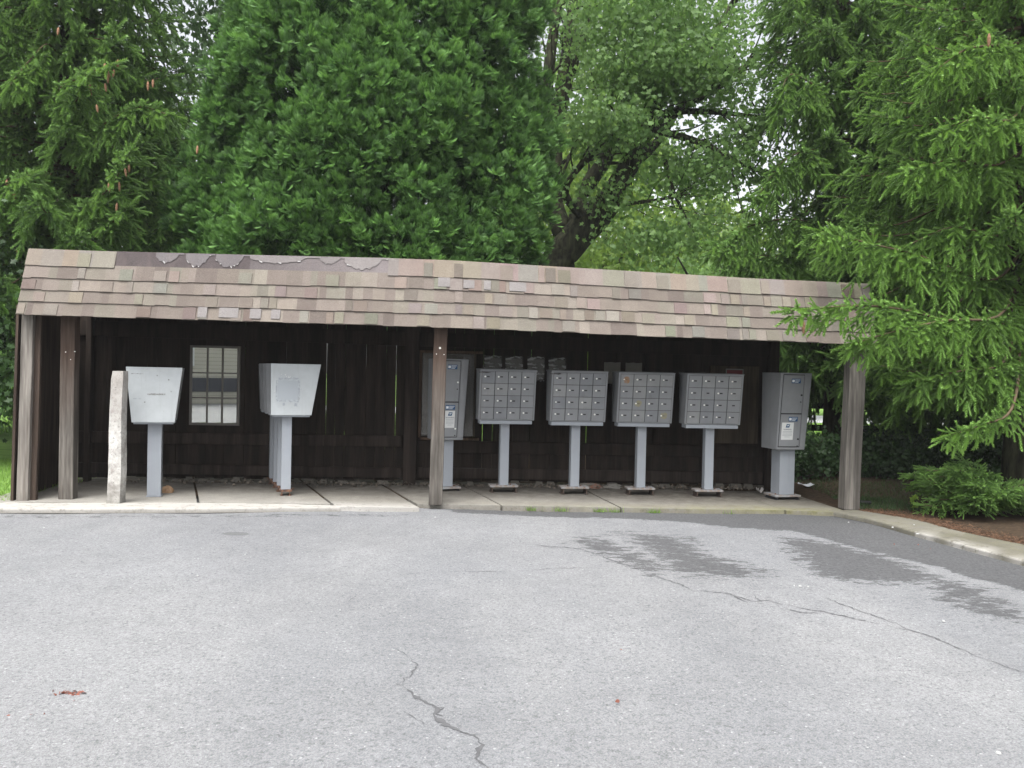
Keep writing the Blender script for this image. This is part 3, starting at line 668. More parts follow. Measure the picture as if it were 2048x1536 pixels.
#============================================================== MAIL UNITS
BOXW, COLS, ROWS = .745, 4, 4
def front_unit(name, label, loc, rz, spots=(), lean=0.):
    t = thing(name, label, 'mailbox', loc, rz, 'four wide cluster mailboxes facing the parking lot')
    zt_, zb_ = 1.62, .965; yt, yb_ = -.25, -.15; dt, db = .14, .11
    b = MB(); w2 = BOXW/2
    b.hexa([(-w2, yb_, zb_), (w2, yb_, zb_), (w2, db, zb_), (-w2, db, zb_)], [(-w2, yt, zt_), (w2, yt, zt_), (w2, dt, zt_), (-w2, dt, zt_)])
    b.hexa([(-w2-.006, yt-.008, zt_), (w2+.006, yt-.008, zt_), (w2+.006, dt+.006, zt_), (-w2-.006, dt+.006, zt_)], [(-w2-.006, yt-.008, zt_+.012), (w2+.006, yt-.008, zt_+.012), (w2+.006, dt+.006, zt_+.02), (-w2-.006, dt+.006, zt_+.02)])
    b.build('cabinet', P_BOX, t, .004)
    b = MB(); b.box(-w2+.02, w2-.03, yb_-.004, yb_+.2, .915, zb_-.004); b.build('bottom_lip', P_PED, t, .003)
    face = lambda u, v, o: (u, yb_+(yt-yb_)*v-o, zb_+(zt_-zb_)*v+o*-.15)
    mu, mv = .022, .022; cw = (BOXW-2*mu)/COLS; ch = (1-2*mv)/ROWS; rs = random.Random(int(loc[0]*100)+9)
    b = MB(); b.add([face(-w2+mu, mv, .002), face(w2-mu, mv, .002), face(w2-mu, 1-mv, .002), face(-w2+mu, 1-mv, .002)], [(0, 1, 2, 3)])
    b.build('door_seams', P_DARK, t)
    for r_ in range(ROWS):
        for c_ in range(COLS):
            u0_ = -w2+mu+cw*c_+.004; u1_ = u0_+cw-.008; v0_ = mv+ch*r_+.0035; v1_ = v0_+ch-.007
            b = MB(); o = .010+rs.uniform(-.001, .0015)
            b.hexa([face(u0_, v0_, .0035), face(u1_, v0_, .0035), face(u1_, v1_, .0035), face(u0_, v1_, .0035)][::1], [face(u0_, v0_, o), face(u1_, v0_, o), face(u1_, v1_, o), face(u0_, v1_, o)])
            d = b.build('mailbox_door', [rs.choice(P_DOORS)], t, .0025)
            k = (r_, c_)
            col = dict(spots).get(k)
            if col:
                b = MB(); uu = u0_+(u1_-u0_)*(.45 if len(col) < 4 else .2); hw = (u1_-u0_)*(.26 if col[0] > .1 else .45); vt = v0_+(v1_-v0_)*(.55 if col[0] > .1 else .92)
                pts = []
                for a_ in range(14):
                    an = a_*2*math.pi/14; rr = 1+rs.uniform(-.22, .22)
                    pts.append(face(uu+math.cos(an)*hw*rr, vt+math.sin(an)*(v1_-v0_)*(.30 if col[0] > .1 else .07)*rr, o+.0012))
                b.add(pts, [tuple(range(14))]); b.build('sticker_residue', mat('residue_%d' % int(col[0]*1000), lambda tt, col=col: tt.bsdf(tt.mix(tt.ramp(tt.noise(tt.obj(), 40, 4), [(.35, 0.), (.6, 1.)]), tuple(x*.5+.12 for x in col[:3]), col[:3]), .8)), d)
            lx = u0_+(u1_-u0_)*.24; lv = v0_+(v1_-v0_)*.56
            if rs.random() < .93:
                b = MB(); q = face(lx, lv, o); b.cyl(q, (q[0], q[1]-.010, q[2]), rs.choice([.0085, .010, .011]), n=10); b.build('door_lock', LOCK, d)
            b = MB(); px_ = lx+.040; q0 = face(px_-.018, lv-.013, o+.0012); q1 = face(px_+.018, lv-.013, o+.0012); q2 = face(px_+.018, lv+.010, o+.0012); q3 = face(px_-.018, lv+.010, o+.0012)
            b.add([q0, q1, q2, q3], [(0, 1, 2, 3)]); b.build('number_plate', PLATE, d)
    pedestal(t, .118, .10, .915, .375, .20, foot=DRUST)
    return t
def pedestal(t, wd, z0, z1, plate_w, plate_d, m=P_PED, foot=RUST, w_top=None, pm=STEEL, feet=True):
    b = MB(); h = wd/2; g = (w_top or wd)/2
    b.hexa([(-h, -h, z0), (h, -h, z0), (h, h, z0), (-h, h, z0)], [(-g, -g, z1), (g, -g, z1), (g, g, z1), (-g, g, z1)]); b.build('pedestal', m, t, .003)
    b = MB(); b.box(-plate_w/2, plate_w/2, -plate_d/2, plate_d/2, z0-(.026 if feet else .012), z0-.001); b.build('base_plate', pm, t, .003)
    if not feet: return
    for s in (-1, 1):
        b = MB(); x = s*(plate_w/2-.03); b.box(x-.022, x+.022, -plate_d/2+.01, plate_d/2-.01, 0, .008); b.box(x-.005, x+.005, -plate_d/2+.01, plate_d/2-.01, .008, z0-.027); b.build('foot_bracket', foot, t)
    for s in (-1, 1):
        b = MB(); b.cyl((s*(h+.03), -h*.6, z0-.001), (s*(h+.03), -h*.6, z0+.014), .009, n=6); b.build('anchor_bolt', RUST, t)
def base(px, py, back=.1): q = onz(px, py, Z); d = nrm(q[:2]); return (q[0]+d[0]*back, q[1]+d[1]*back, Z)
front_unit('cluster_mailbox', 'grey sixteen door cluster mailbox nearest the middle post, below the first two plastic sleeves', base(1006, 986), R(10), (((3, 0), (.05, .05, .05, 1)),))
front_unit('cluster_mailbox', 'grey sixteen door cluster mailbox with black tape along its top left door', base(1147, 989), R(8), (((3, 0), (.02, .02, .02, 1)),))
front_unit('cluster_mailbox', 'grey sixteen door cluster mailbox with an orange rust mark on its top left door', base(1279, 991), R(6), (((3, 0), (.30, .17, .09)), ((0, 3), (.27, .25, .16)), ((1, 1), (.27, .25, .20))))
front_unit('cluster_mailbox', 'grey sixteen door cluster mailbox in front of the plywood board, beside the wide parcel locker', base(1414, 995), R(4))

def side_unit(label, loc, rz, tl, tr, bl_, br_, depth, zt_, zb_, ped, panel, marks=None, plate=(.155, .17), feet=True):
    t = thing('side_mailbox', label, 'mailbox', loc, rz, 'mailboxes turned sideways with trapezoid end panels'); h = depth/2
    b = MB()
    b.hexa([(-bl_, -h, zb_), (br_, -h, zb_), (br_, h, zb_), (-bl_, h, zb_)], [(-tl, -h, zt_), (tr, -h, zt_), (tr, h, zt_), (-tl, h, zt_)]); b.build('cabinet', P_BOX, t, .004)
    b = MB(); e = .008
    b.hexa([(-bl_-e, -h-.012, zb_-e), (br_+e, -h-.012, zb_-e), (br_+e, -h-.001, zb_-e), (-bl_-e, -h-.001, zb_-e)], [(-tl-e, -h-.012, zt_+e), (tr+e, -h-.012, zt_+e), (tr+e, -h-.001, zt_+e), (-tl-e, -h-.001, zt_+e)])
    en = b.build('end_panel', panel, t, .003)
    b = MB(); b.box(-bl_+.01, br_-.01, -h+.01, h-.01, zb_-.03, zb_-.010); b.build('bottom_lip', P_PED, t, .002)
    if marks: marks(en, -h-.0135)
    pedestal(t, ped, .085 if feet else .012, zb_-.03, plate[0], plate[1], foot=RUST, pm=RUST if feet else P_PED, feet=feet)
    return t
def quadmark(par, y, x0, x1, z0, z1, m, name, jag=.004, seed=0):
    rs = random.Random(seed); b = MB(); top = []; bot = []; n = 14
    for i in range(n+1):
        x = x0+(x1-x0)*i/n; top.append((x, y, z1+rs.uniform(-jag, jag))); bot.append((x, y, z0+rs.uniform(-jag, jag)))
    b.add(bot+top, [(i, i+1, n+2+i, n+1+i) for i in range(n)]); return b.build(name, m, par)
SCUFF = mat('scuffed_primer', lambda t: t.bsdf(t.mix(t.ramp(t.noise(t.obj(), 35, 5), [(.42, 0.), (.58, 1.)]), (.40, .43, .45), (.29, .31, .335)), .7))
OLDGLUE = mat('old_glue', lambda t: t.bsdf(t.mix(t.ramp(t.noise(t.obj(), 45, 5), [(.4, 0.), (.55, 1.)]), (.17, .17, .16), (.34, .35, .35)), .8))
CHIP = mat('chipped_label', lambda t: t.bsdf(t.mix(t.ramp(t.noise(t.obj(), 60, 5), [(.42, 0.), (.52, 1.)]), (.62, .63, .60), (.37, .39, .41)), .8))
def marks1(en, y):
    quadmark(en, y, -.075, .125, 1.235, 1.255, OLDGLUE, 'glue_streak', .003, 1); quadmark(en, y, -.255, -.12, 1.483, 1.492, OLDGLUE, 'glue_streak', .002, 2)
    quadmark(en, y, -.23, -.14, 1.185, 1.193, SCUFF, 'scuff', .002, 3)
    for x, z in ((.16, 1.42), (-.10, 1.15), (.03, 1.47), (.19, 1.28)):
        quadmark(en, y, x-.008, x+.008, z-.008, z+.008, OLDGLUE, 'scuff', .003, int(x*100))
def marks2(en, y):
    quadmark(en, y, -.12, .12, 1.20, 1.44, mat('faint_ghost', lambda t: t.bsdf((.35, .375, .40), .55)), 'label_ghost', .004, 5); y -= .001
    quadmark(en, y, -.13, .13, 1.175, 1.20, SCUFF, 'scuff', .008, 6); quadmark(en, y, -.11, .13, 1.45, 1.475, SCUFF, 'scuff', .006, 7)
    quadmark(en, y, .12, .145, 1.20, 1.45, SCUFF, 'scuff', .003, 8); quadmark(en, y, -.14, -.125, 1.2, 1.44, SCUFF, 'scuff', .003, 9)
    quadmark(en, y, -.04, .06, 1.475, 1.49, CHIP, 'label_remnant', .005, 10); quadmark(en, y, -.08, -.02, 1.50, 1.515, CHIP, 'label_remnant', .005, 12)
    quadmark(en, y, -.06, -.03, 1.13, 1.165, SCUFF, 'scuff', .004, 13); quadmark(en, y, .08, .12, 1.12, 1.165, SCUFF, 'scuff', .004, 14)
    for x, z in ((.16, 1.33), (-.15, 1.30), (.13, 1.22), (-.13, 1.41)): quadmark(en, y, x-.01, x+.01, z-.012, z+.012, CHIP, 'label_remnant', .004, int(x*100)+40)
side_unit('pale grey mailbox with a trapezoid end panel standing right beside the white concrete stump', base(309, 993, .06), R(17), 0.305, .305, .235, .225, .36, 1.56, .915, .155, P_PANEL, marks1, (.175, .175), feet=False)
q0 = base(571, 993, .07)
lab = ['grey mailbox with a scuffed trapezoid end panel right of the window, frontmost of its row',
       'grey sideways mailbox directly behind the scuffed panel one, second in that row',
       'grey sideways mailbox third in the row behind the scuffed trapezoid panel',
       'grey sideways mailbox at the very back of the row behind the scuffed trapezoid panel']
for i in range(4):
    Y = q0[1]+i*.335; X = ((568-1024)-i*8.0)/F*Y+(q0[0]-(568-1024)/F*q0[1])
    side_unit(lab[i], (X, Y, Z), R(17+i), .195 if i == 0 else .215, .385, .185, .280, .30, 1.635, 1.02, .118, P_PANEL if i == 0 else P_BOX, marks2 if i == 0 else None, (.15, .16))

# ---- text helper (mesh from a font curve)
def text_mesh(name, s, size, m, parent, loc, rot=(math.pi/2, 0, 0), align='CENTER'):
    cu_ = bpy.data.curves.new(name, 'FONT'); cu_.body = s; cu_.size = size; cu_.align_x = align; cu_.extrude = .0004
    o = bpy.data.objects.new(name, cu_); COL.objects.link(o); dg = bpy.context.evaluated_depsgraph_get(); dg.update()
    me = bpy.data.meshes.new_from_object(o.evaluated_get(dg)); bpy.data.objects.remove(o); me.materials.clear(); me.materials.append(m)
    o = link(name, me, parent); o.location = loc; o.rotation_euler = rot; return o
BLUE = flat('postal_blue', (.022, .075, .17), .5); PAPER = flat('notice_paper', (.62, .63, .62), .7); INK = flat('dark_ink', (.05, .06, .09), .7); WHITE = flat('white_print', (.70, .72, .74), .6)
def locker(label, loc, rz, W_, D_, zt_, zb_, pedw, notice, top_bigger=.06):
    t = thing('parcel_locker', label, 'parcel locker', loc, rz); w2 = W_/2; yt, yb_ = -D_/2-.05, -D_/2+.02
    b = MB(); b.hexa([(-w2, yb_, zb_), (w2-.01, yb_, zb_), (w2-.01, D_/2, zb_), (-w2, D_/2, zb_)], [(-w2, yt, zt_), (w2+.03, yt, zt_), (w2+.03, D_/2+.02, zt_), (-w2, D_/2+.02, zt_)])
    b.build('cabinet', P_BOX, t, .006)
    sl = (yt-yb_)/(zt_-zb_); H = zt_-zb_; face = lambda x, z, o: (x+.02*(z-zb_)/H, yb_+sl*(z-zb_)-o, z)
    def pl(x0_, x1_, z0_, z1_, o0, o1, m, nm, par, bev=0.):
        b = MB(); b.hexa([face(x0_, z0_, o1), face(x1_, z0_, o1), face(x1_, z0_, o0), face(x0_, z0_, o0)], [face(x0_, z1_, o1), face(x1_, z1_, o1), face(x1_, z1_, o0), face(x0_, z1_, o0)])
        return b.build(nm, m, par, bev)
    zm = zb_+H*.47; xr = w2-.105
    pl(-w2+.015, xr+.008, zb_+.035, zt_-.02, .001, .003, P_DARK, 'door_seams', t)
    ds = [pl(-w2+.022, xr, zb_+.045, zm-.008, .003, .011, P_BOX, 'parcel_door', t, .003), pl(-w2+.022, xr, zm+.008, zt_-.03, .003, .011, P_BOX, 'parcel_door', t, .003)]
    pl(xr+.014, w2-.02, zb_+.035, zt_-.02, .001, .008, P_BOX, 'side_strip', t, .002)
    for d_, z0_, z1_ in ((ds[0], zb_, zm), (ds[1], zm, zt_)):
        zc = z0_+(z1_-z0_)*(.46 if d_ is ds[1] else .30); xk = xr-.025
        q = face(xk, zc, .011); b = MB(); b.cyl(q, (q[0], q[1]-.012, q[2]), .011, n=12); b.build('door_lock', LOCK if notice == 'left' else P_DARK, d_)
        q = face(xk-.002, zc-.09, .011); b = MB(); b.cyl(q, (q[0], q[1]-.006, q[2]), .008, n=10); b.build('keyhole', PLATE, d_)
        zl = z1_-.135 if d_ is ds[1] else z1_-.10
        lb = pl(-.075, .055, zl, zl+.06, .0115, .0135, BLUE, 'blue_label', d_)
        pl(-.068, -.035, zl+.014, zl+.046, .0137, .0145, WHITE, 'label_emblem', lb)
        for k in range(3): pl(-.028, .046-.012*k, zl+.042-.016*k, zl+.048-.016*k, .0137, .0145, WHITE, 'label_lines', lb)
    z1n = zm-.115; z0n = z1n-.225; x0n, x1n = -w2+.045, -w2+.215
    if notice == 'left': x0n, x1n = -.075, .058; 
    nt_ = pl(x0n, x1n, z0n, z1n, .0115, .013, PAPER, 'notice_sheet', ds[0])
    xc = (x0n+x1n)/2; zt2 = z1n-.02
    b = MB(); f2 = lambda x, z: face(xc+x, zt2+z, .0138)
    b.add([f2(-.030, -.045), f2(.022, -.045), f2(.034, 0), f2(-.018, 0)], [(0, 1, 2, 3)]); em = b.build('eagle_emblem', BLUE, nt_)
    b = MB(); f3 = lambda x, z: face(xc+x, zt2+z, .0146)
    b.add([f3(-.022, -.012), f3(.004, -.014), f3(.026, -.006), f3(.008, -.026), f3(-.010, -.030), f3(-.004, -.020)], [(0, 1, 2, 3, 4, 5)]); b.build('emblem_sweep', WHITE, em)
    q = face(xc, zt2-.078, .0140); text_mesh('notice_heading', 'WARNING', .024, INK, nt_, q)
    for k in range(5):
        hw = (x1n-x0n)*(.40 if k < 4 else .22); z_ = zt2-.098-.018*k; pl(xc-hw, xc+hw, z_, z_+.0045, .0136, .0142, flat('grey_print', (.28, .29, .32)), 'notice_lines', nt_)
    pedestal(t, pedw, .06, zb_, .37, .30, foot=P_DARK)
    return t
locker('narrow grey parcel locker standing partly behind the middle wooden post', base(889, 983, .12), R(21), .405, .36, 1.755, .685, .17, 'left')
locker('wide grey parcel locker with a white notice beside the right hand post', base(1564, 999, .14), R(13), .42, .40, 1.665, .66, .215, 'right')

#============================================================== NOTICES ON THE WALL
def wallq(px0, py0, px1, py1, d): a = wp(px0, py1, d); c_ = wp(px1, py0, d); return sx(a), sx(c_), a[2], c_[2]
def wallbox(b, s0, s1, z0, z1, d0, d1):
    b.hexa([P3(s0, d0, z0), P3(s1, d0, z0), P3(s1, d1, z0), P3(s0, d1, z0)], [P3(s0, d0, z1), P3(s1, d0, z1), P3(s1, d1, z1), P3(s0, d1, z1)])
def wthing(name, label, cat, s, z, group=None): return thing(name, label, cat, P3(s, DEP, z), 0, group)
def wpart(b, t, name, m, par=None, **k):
    l = t.location; b.v = [(x-l[0], y-l[1], z-l[2]) for x, y, z in b.v]; return b.build(name, m, par or t, **k)
D1 = DEP-.002
s0, s1, z0, z1 = wallq(836, 703, 966, 879, D1-.05)
t = wthing('notice_case', 'brown framed notice case with clouded plastic cover behind the narrow parcel locker', 'notice board', (s0+s1)/2, z0)
b = MB(); wallbox(b, s0+.04, s1-.09, z0+.05, z1-.04, D1-.035, D1-.016); wpart(b, t, 'backing_board', W_BOARD)
b = MB(); f_ = .035
WFRM = wood('case_frame', (.07, .045, .032), (.15, .10, .07))
wallbox(b, s0, s0+f_, z0+.03, z1, D1-.065, D1-.01); wallbox(b, s0+f_, s1, z1-f_, z1, D1-.065, D1-.01); wallbox(b, s0+f_, s1-.03, z0, z0+f_, D1-.085, D1-.01); wpart(b, t, 'case_frame', WFRM, bevel=.003)
def plastic(t):
    n = t.noise(t.mapping(t.obj(), (1, 1, 2.2)), 6, 6, .6)
    return t.n('ShaderNodeMixShader', {0: .45, 1: t.bsdf(t.mix(n, (.15, .15, .14), (.24, .235, .22)), .25, t.bump(n, 1., .02), spec=.8), 2: t.n('ShaderNodeBsdfTransparent').outputs[0]}).outputs[0]
PLAS = mat('clouded_plastic', plastic)
def sheet(s0, s1, z0, z1, d, amp=.006, n=12, seed=0):
    rs = np.random.default_rng(seed); b = MB(); a = rs.random(6)*6; vs = []
    for j in range(n+1):
        for i in range(n+1):
            u, v = i/n, j/n; o = amp*(math.sin(5*u+a[0]+3*v)+.7*math.sin(9*v+a[1]-4*u)+.5*math.sin(14*u*v+a[2]))
            vs.append(P3(s0+(s1-s0)*u, d-abs(o)-.002, z0+(z1-z0)*v+(.004*math.sin(u*11+a[3]) if j == n else 0)))
    b.add(vs, [(j*(n+1)+i, j*(n+1)+i+1, (j+1)*(n+1)+i+1, (j+1)*(n+1)+i) for j in range(n) for i in range(n)]); return b
wpart(sheet(s0+.045, s1-.12, z0+.06, z1-.045, D1-.045, .008, seed=2), t, 'plastic_cover', PLAS, smooth=True)
lab = ['clear wrinkled plastic sleeve above the mailbox nearest the middle post, leftmost of four', 'clear plastic sleeve with a white glint, second from left of four pinned on the wall',
       'clear plastic sleeve above the gap left of the black taped mailbox, third of four', 'clear plastic sleeve directly above the black taped mailbox, last of the close set four']
PAPERD = mat('old_paper', lambda t: t.bsdf(t.mix(t.noise(t.obj(), 9, 5), (.13, .125, .11), (.22, .21, .19)), .8))
def sleevemat(t):
    n = t.noise(t.mapping(t.obj(), (2, 2, 5)), 5, 5, .5)
    return t.n('ShaderNodeMixShader', {0: .40, 1: t.bsdf(t.mix(t.ramp(n, [(.54, 0.), (.60, 1.)]), (.20, .20, .19), (.60, .61, .60)), .12, t.bump(n, 1., .03), spec=1.), 2: t.n('ShaderNodeBsdfTransparent').outputs[0]}).outputs[0]  # pale noise patches in the base colour paint the white glints
SLV = mat('clear_sleeve', sleevemat)
for i, (xa, xb, ya) in enumerate(((968, 1004, 712), (1010, 1046, 713), (1054, 1089, 714), (1096, 1132, 716))):
    s0, s1, z0, z1 = wallq(xa, ya, xb, ya+48, D1); t = wthing('plastic_sleeve', lab[i], 'document sleeve', (s0+s1)/2, z0, 'clear plastic sleeves pinned to the wall')
    b = MB(); wallbox(b, s0+.012, s1-.012, z0+.01, z1-.035, D1-.006, D1-.001); wpart(b, t, 'paper_insert', PAPERD)
    wpart(sheet(s0, s1, z0, z1, D1-.010, .009, 14, seed=i+5), t, 'sleeve', SLV, smooth=True)
for i, (xa, xb, ya, lb_) in enumerate(((1207, 1241, 725, 'faded paper notice on the wall over the black taped mailbox, left of the pair'), (1250, 1284, 726, 'faded paper notice on the wall over the rust marked mailbox, right of the pair'))):
    s0, s1, z0, z1 = wallq(xa, ya, xb, ya+42, D1); t = wthing('paper_notice', lb_, 'notice', (s0+s1)/2, z0, 'faded paper notices')
    wpart(sheet(s0, s1, z0, z1, D1-.004, .003, 6, seed=i+30), t, 'paper_sheet', PAPERD, smooth=True)
s0, s1, z0, z1 = wallq(1418, 733, 1519, 886, D1-.03)
t = wthing('plywood_board', 'bare plywood notice board behind the rightmost sixteen door mailbox', 'notice board', (s0+s1)/2, z0)
b = MB(); wallbox(b, s0, s1, z0, z1, D1-.03, D1-.008); wpart(b, t, 'plywood_panel', W_BOARD, bevel=.003)
s0, s1, z0, z1 = wallq(1451, 738, 1487, 775, D1-.035); t = wthing('printed_sign', 'small sign with a red band over black print on the plywood board', 'sign', (s0+s1)/2, z0)
b = MB(); wallbox(b, s0, s1, z0, z1, D1-.036, D1-.0325); wpart(b, t, 'sign_sheet', flat('sign_paper', (.20, .20, .19)))
b = MB(); wallbox(b, s0+.012, s1-.012, z1-.075, z1-.018, D1-.038, D1-.0365); wpart(b, t, 'red_band', flat('faded_red', (.16, .03, .035)))
b = MB(); wallbox(b, s0+.02, s1-.09, z1-.14, z1-.09, D1-.038, D1-.0365); wallbox(b, s0+.14, s1-.03, z1-.13, z1-.1, D1-.038, D1-.0365); wpart(b, t, 'black_print', INK)

#============================================================== STUMP, LITTER, SMALL THINGS
def stump():
    P = onz(232, 1005, Z+.0); T = ony(240, 742, P[1]); b = MB(); rs = random.Random(3); n = 16; m_ = 12
    for i in range(n+1):
        t_ = i/n; c_ = np.array(P)*(1-t_)+np.array(T)*t_; w_ = .078-.008*t_
        if i == n: w_ -= .006
        for k in range(m_):
            a_ = k*2*math.pi/m_+math.pi/m_; r_ = 1/max(abs(math.cos(a_)), abs(math.sin(a_)))**.86; j = rs.uniform(-.002, .002)
            b.v.append((c_[0]-P[0]+math.cos(a_)*(w_*r_+j)+.006*math.sin(t_*7), c_[1]-P[1]+math.sin(a_)*(w_*r_+j), c_[2]-P[2]-.02*(i == 0)))
        if i:
            for k in range(m_): b.f.append([(i-1)*m_+k, (i-1)*m_+(k+1) % m_, i*m_+(k+1) % m_, i*m_+k]); b.mi.append(0); b.col.append(None)
    b.f.append([n*m_+k for k in range(m_)]); b.mi.append(0); b.col.append(None)
    def mm(t):
        p = t.obj(); n_ = t.noise(p, 7, 6, .7); z_ = t.n('ShaderNodeSeparateXYZ', {0: p}).outputs[2]
        c_ = t.mix(t.ramp(n_, [(.38, 0.), (.62, 1.)]), (.30, .28, .26), (.56, .55, .52))
        c_ = t.mix(t.ramp(t.math('ADD', z_, t.math('MULTIPLY', n_, .3)), [(.15, .8), (.45, 0.)]), c_, (.20, .19, .17))
        u_ = t.n('ShaderNodeMapRange', {0: t.math('ADD', z_, t.math('MULTIPLY', n_, .9)), 1: 1.25, 2: 1.75}).outputs[0]
        c_ = t.mix(t.math('MULTIPLY', u_, .6), c_, (.27, .25, .23))
        c_ = t.mix(t.ramp(t.noise(p, 45, 4, .7), [(.33, .8), (.42, 0.)]), c_, (.16, .15, .14))
        return t.bsdf(c_, .95, t.bump(t.noise(p, 30, 6, .7), .7, .01), spec=.1)
    o = b.build('concrete_stump', mat('whitewashed_concrete', mm)); o.location = P
    tag(o, 'leaning whitewashed square concrete stump standing at the kerb', 'bollard')
stump()
def blob(name, label, cat, px, py, w_, h_, d_, m, z=Z, seed=1, n=7, flatk=1., group=None):
    P = onz(px, py, z); rs = random.Random(seed); b = MB(); b.v = []; rows = 6; cols = 12
    for i in range(rows+1):
        a_ = math.pi/2*i/rows
        for k in range(cols):
            c_ = k*2*math.pi/cols; j = rs.uniform(.75, 1.18)
            b.v.append((math.cos(c_)*math.cos(a_)**.6*w_/2*j, math.sin(c_)*math.cos(a_)**.6*d_/2*j, max(0, math.sin(a_)*h_*rs.uniform(.8, 1.05))))
    for i in range(rows):
        for k in range(cols): b.f.append([i*cols+k, i*cols+(k+1) % cols, (i+1)*cols+(k+1) % cols, (i+1)*cols+k]); b.mi.append(0); b.col.append(None)
    o = b.build(name, m); o.location = (P[0], P[1], z); return tag(o, label, cat, group)
blob('paper_bag', 'crumpled brown paper bag lying behind the left mailbox pedestal', 'paper bag', 335, 985, .155, .09, .10, flat('brown_paper', (.27, .17, .10)), seed=3)
blob('stone_block', 'low grey stone block with a reddish end against the wall foot behind the mailboxes', 'stone', 1180, 976, .42, .07, .12, mat('mottled_stone', lambda t: t.bsdf(t.mix(t.ramp(t.noise(t.obj(), 12), [(.45, 0.), (.6, 1.)]), (.17, .16, .14), (.21, .11, .08)), .9)), seed=4)
blob('stone_block', 'long pale stone block on the slab behind the rust marked mailbox', 'stone', 1225, 977, .28, .065, .12, flat('pale_stone', (.19, .18, .16), .9), seed=5)
for i, (px, py, lb_) in enumerate(((1240, 1042, None),)): pass
def leaf_sheet(name, label, cat, px, py, w_, d_, m, z, seed, curl=.02, n=8):
    P = onz(px, py, z); rs = random.Random(seed); b = MB(); a1, a2 = rs.random()*6, rs.random()*6
    for j in range(n+1):
        for i in range(n+1):
            u, v = i/n-.5, j/n-.5; b.v.append((u*w_*(1-.5*abs(v)), v*d_, .004+curl*(u*u*3+.35*math.sin(u*7+a1)*math.sin(v*6+a2)+.3)))
    for j in range(n):
        for i in range(n): b.f.append([j*(n+1)+i, j*(n+1)+i+1, (j+1)*(n+1)+i+1, (j+1)*(n+1)+i]); b.mi.append(0); b.col.append(None)
    o = b.build(name, m); o.location = (P[0], P[1], z); o.rotation_euler = (0, 0, rs.uniform(-.6, .6)); mo = o.modifiers.new('thickness', 'SOLIDIFY'); mo.thickness = .0015
    return tag(o, label, cat)
leaf_sheet('paper_sheet', 'white sheet of paper lying on the ground right of the wide parcel locker', 'paper', 1612, 972, .24, .22, flat('white_paper', (.62, .63, .68)), Z+.01, 4, .03)
leaf_sheet('paper_scrap', 'small pale scrap of paper at the wall foot left of the wide parcel locker', 'paper', 1520, 985, .10, .10, flat('pale_paper', (.42, .40, .38)), Z+.004, 6, .05)
RED = mat('dry_leaf', lambda t: t.bsdf(t.mix(t.noise(t.obj(), 60, 4), (.12, .04, .03), (.26, .11, .08)), .9))
q = onz(139, 1387, 0)
V, T, N = scatter(*LEAF, np.array([q])+np.c_[RNG.normal(size=(20, 2))*[.030, .016], RNG.random(20)*.006+.004], np.c_[RNG.normal(size=(20, 2)), RNG.normal(size=20)*.10], RNG.uniform(.018, .035, 20), RNG.random(20))
tag(np_mesh('crushed_leaves', V, T, N, RED), 'small clump of crushed reddish leaves on the asphalt at lower left', 'leaves')
tag(blob('dry_leaf', 'single curled brown leaf on the open asphalt right of centre', 'leaf', 1235, 1404, .022, .014, .018, RED, 0, 9), None)
lp = np.array([onz(x, y, 0)+[0, 0, .004] for x, y in ((1145/2, 1000+20/2), (60, 1430), (90, 1428), (20, 1432), (145, 1404), (1790, 1089), (1860, 1098), (1835, 1090), (1240, 1300))])
V, T, N = scatter(*LEAF, lp, np.c_[RNG.normal(size=(len(lp), 2)), np.zeros(len(lp))], .016, RNG.random(len(lp)))
tag(np_mesh('leaf_crumbs', V, T, N, RED), None, None, None, 'stuff'); bpy.data.objects['leaf_crumbs']['label'] = 'tiny reddish leaf crumbs scattered on the asphalt'
CHK = flat('white_chip', (.38, .38, .37), .9)
b = MB(); rs = random.Random(8)
for x, y, r_ in ((396, 1152, .011), (490, 1110, .012), (262, 1176, .008), (88, 1056, .010), (680, 1221, .009), (870, 1035, .012), (1588, 1172, .010), (1600, 1173, .013), (1616, 1174, .010), (1887, 1243, .014), (1997, 1507, .014), (1697, 1045, .011), (1785, 1055, .014), (1835, 1068, .02), (1834, 1280, .006), (1828, 1050, .01)):
    zz = .056 if (x, y) in ((1785, 1055), (1835, 1068), (1828, 1050)) else 0
    P = onz(x, y, zz); k = 7; pts = [(P[0]+math.cos(a*6.283/k)*r_*.75*rs.uniform(.5, 1.5), P[1]+math.sin(a*6.283/k)*r_*rs.uniform(.5, 1.1)) for a in range(k)]
    b.add([(x_, y_, zz+.001) for x_, y_ in pts]+[(P[0]*.3+x_*.7, P[1]*.3+y_*.7, zz+.008) for x_, y_ in pts], [tuple(range(k, 2*k))]+[(i, (i+1) % k, k+(i+1) % k, k+i) for i in range(k)])
tag(b.build('white_chips', CHK), 'scattered white chips and specks on the asphalt', None, None, 'stuff')
# drain pipe piece by the right post
q = onz(1717, 1008, Z); t = thing('downpipe_end', 'short white pipe on a black elbow at the foot of the right post', 'pipe', (q[0]+.02, q[1]+.10, Z-.01))
b = MB(); b.cyl((0, 0, .06), (0, 0, .20), .032, n=14)
for z_ in (.08, .10, .12, .14, .16): b.cyl((0, 0, z_), (0, 0, z_+.010), .035, n=14)
b.build('pipe_collar', flat('white_plastic', (.62, .65, .70), .5), t)
b = MB(); tube(b, smooth_pts([(0, 0, .06), (.01, -.01, .03), (.06, -.03, .022), (.16, -.05, .02)], 8), .026, .026, 10); b.build('black_hose', flat('black_rubber', (.015, .015, .016), .6), t)
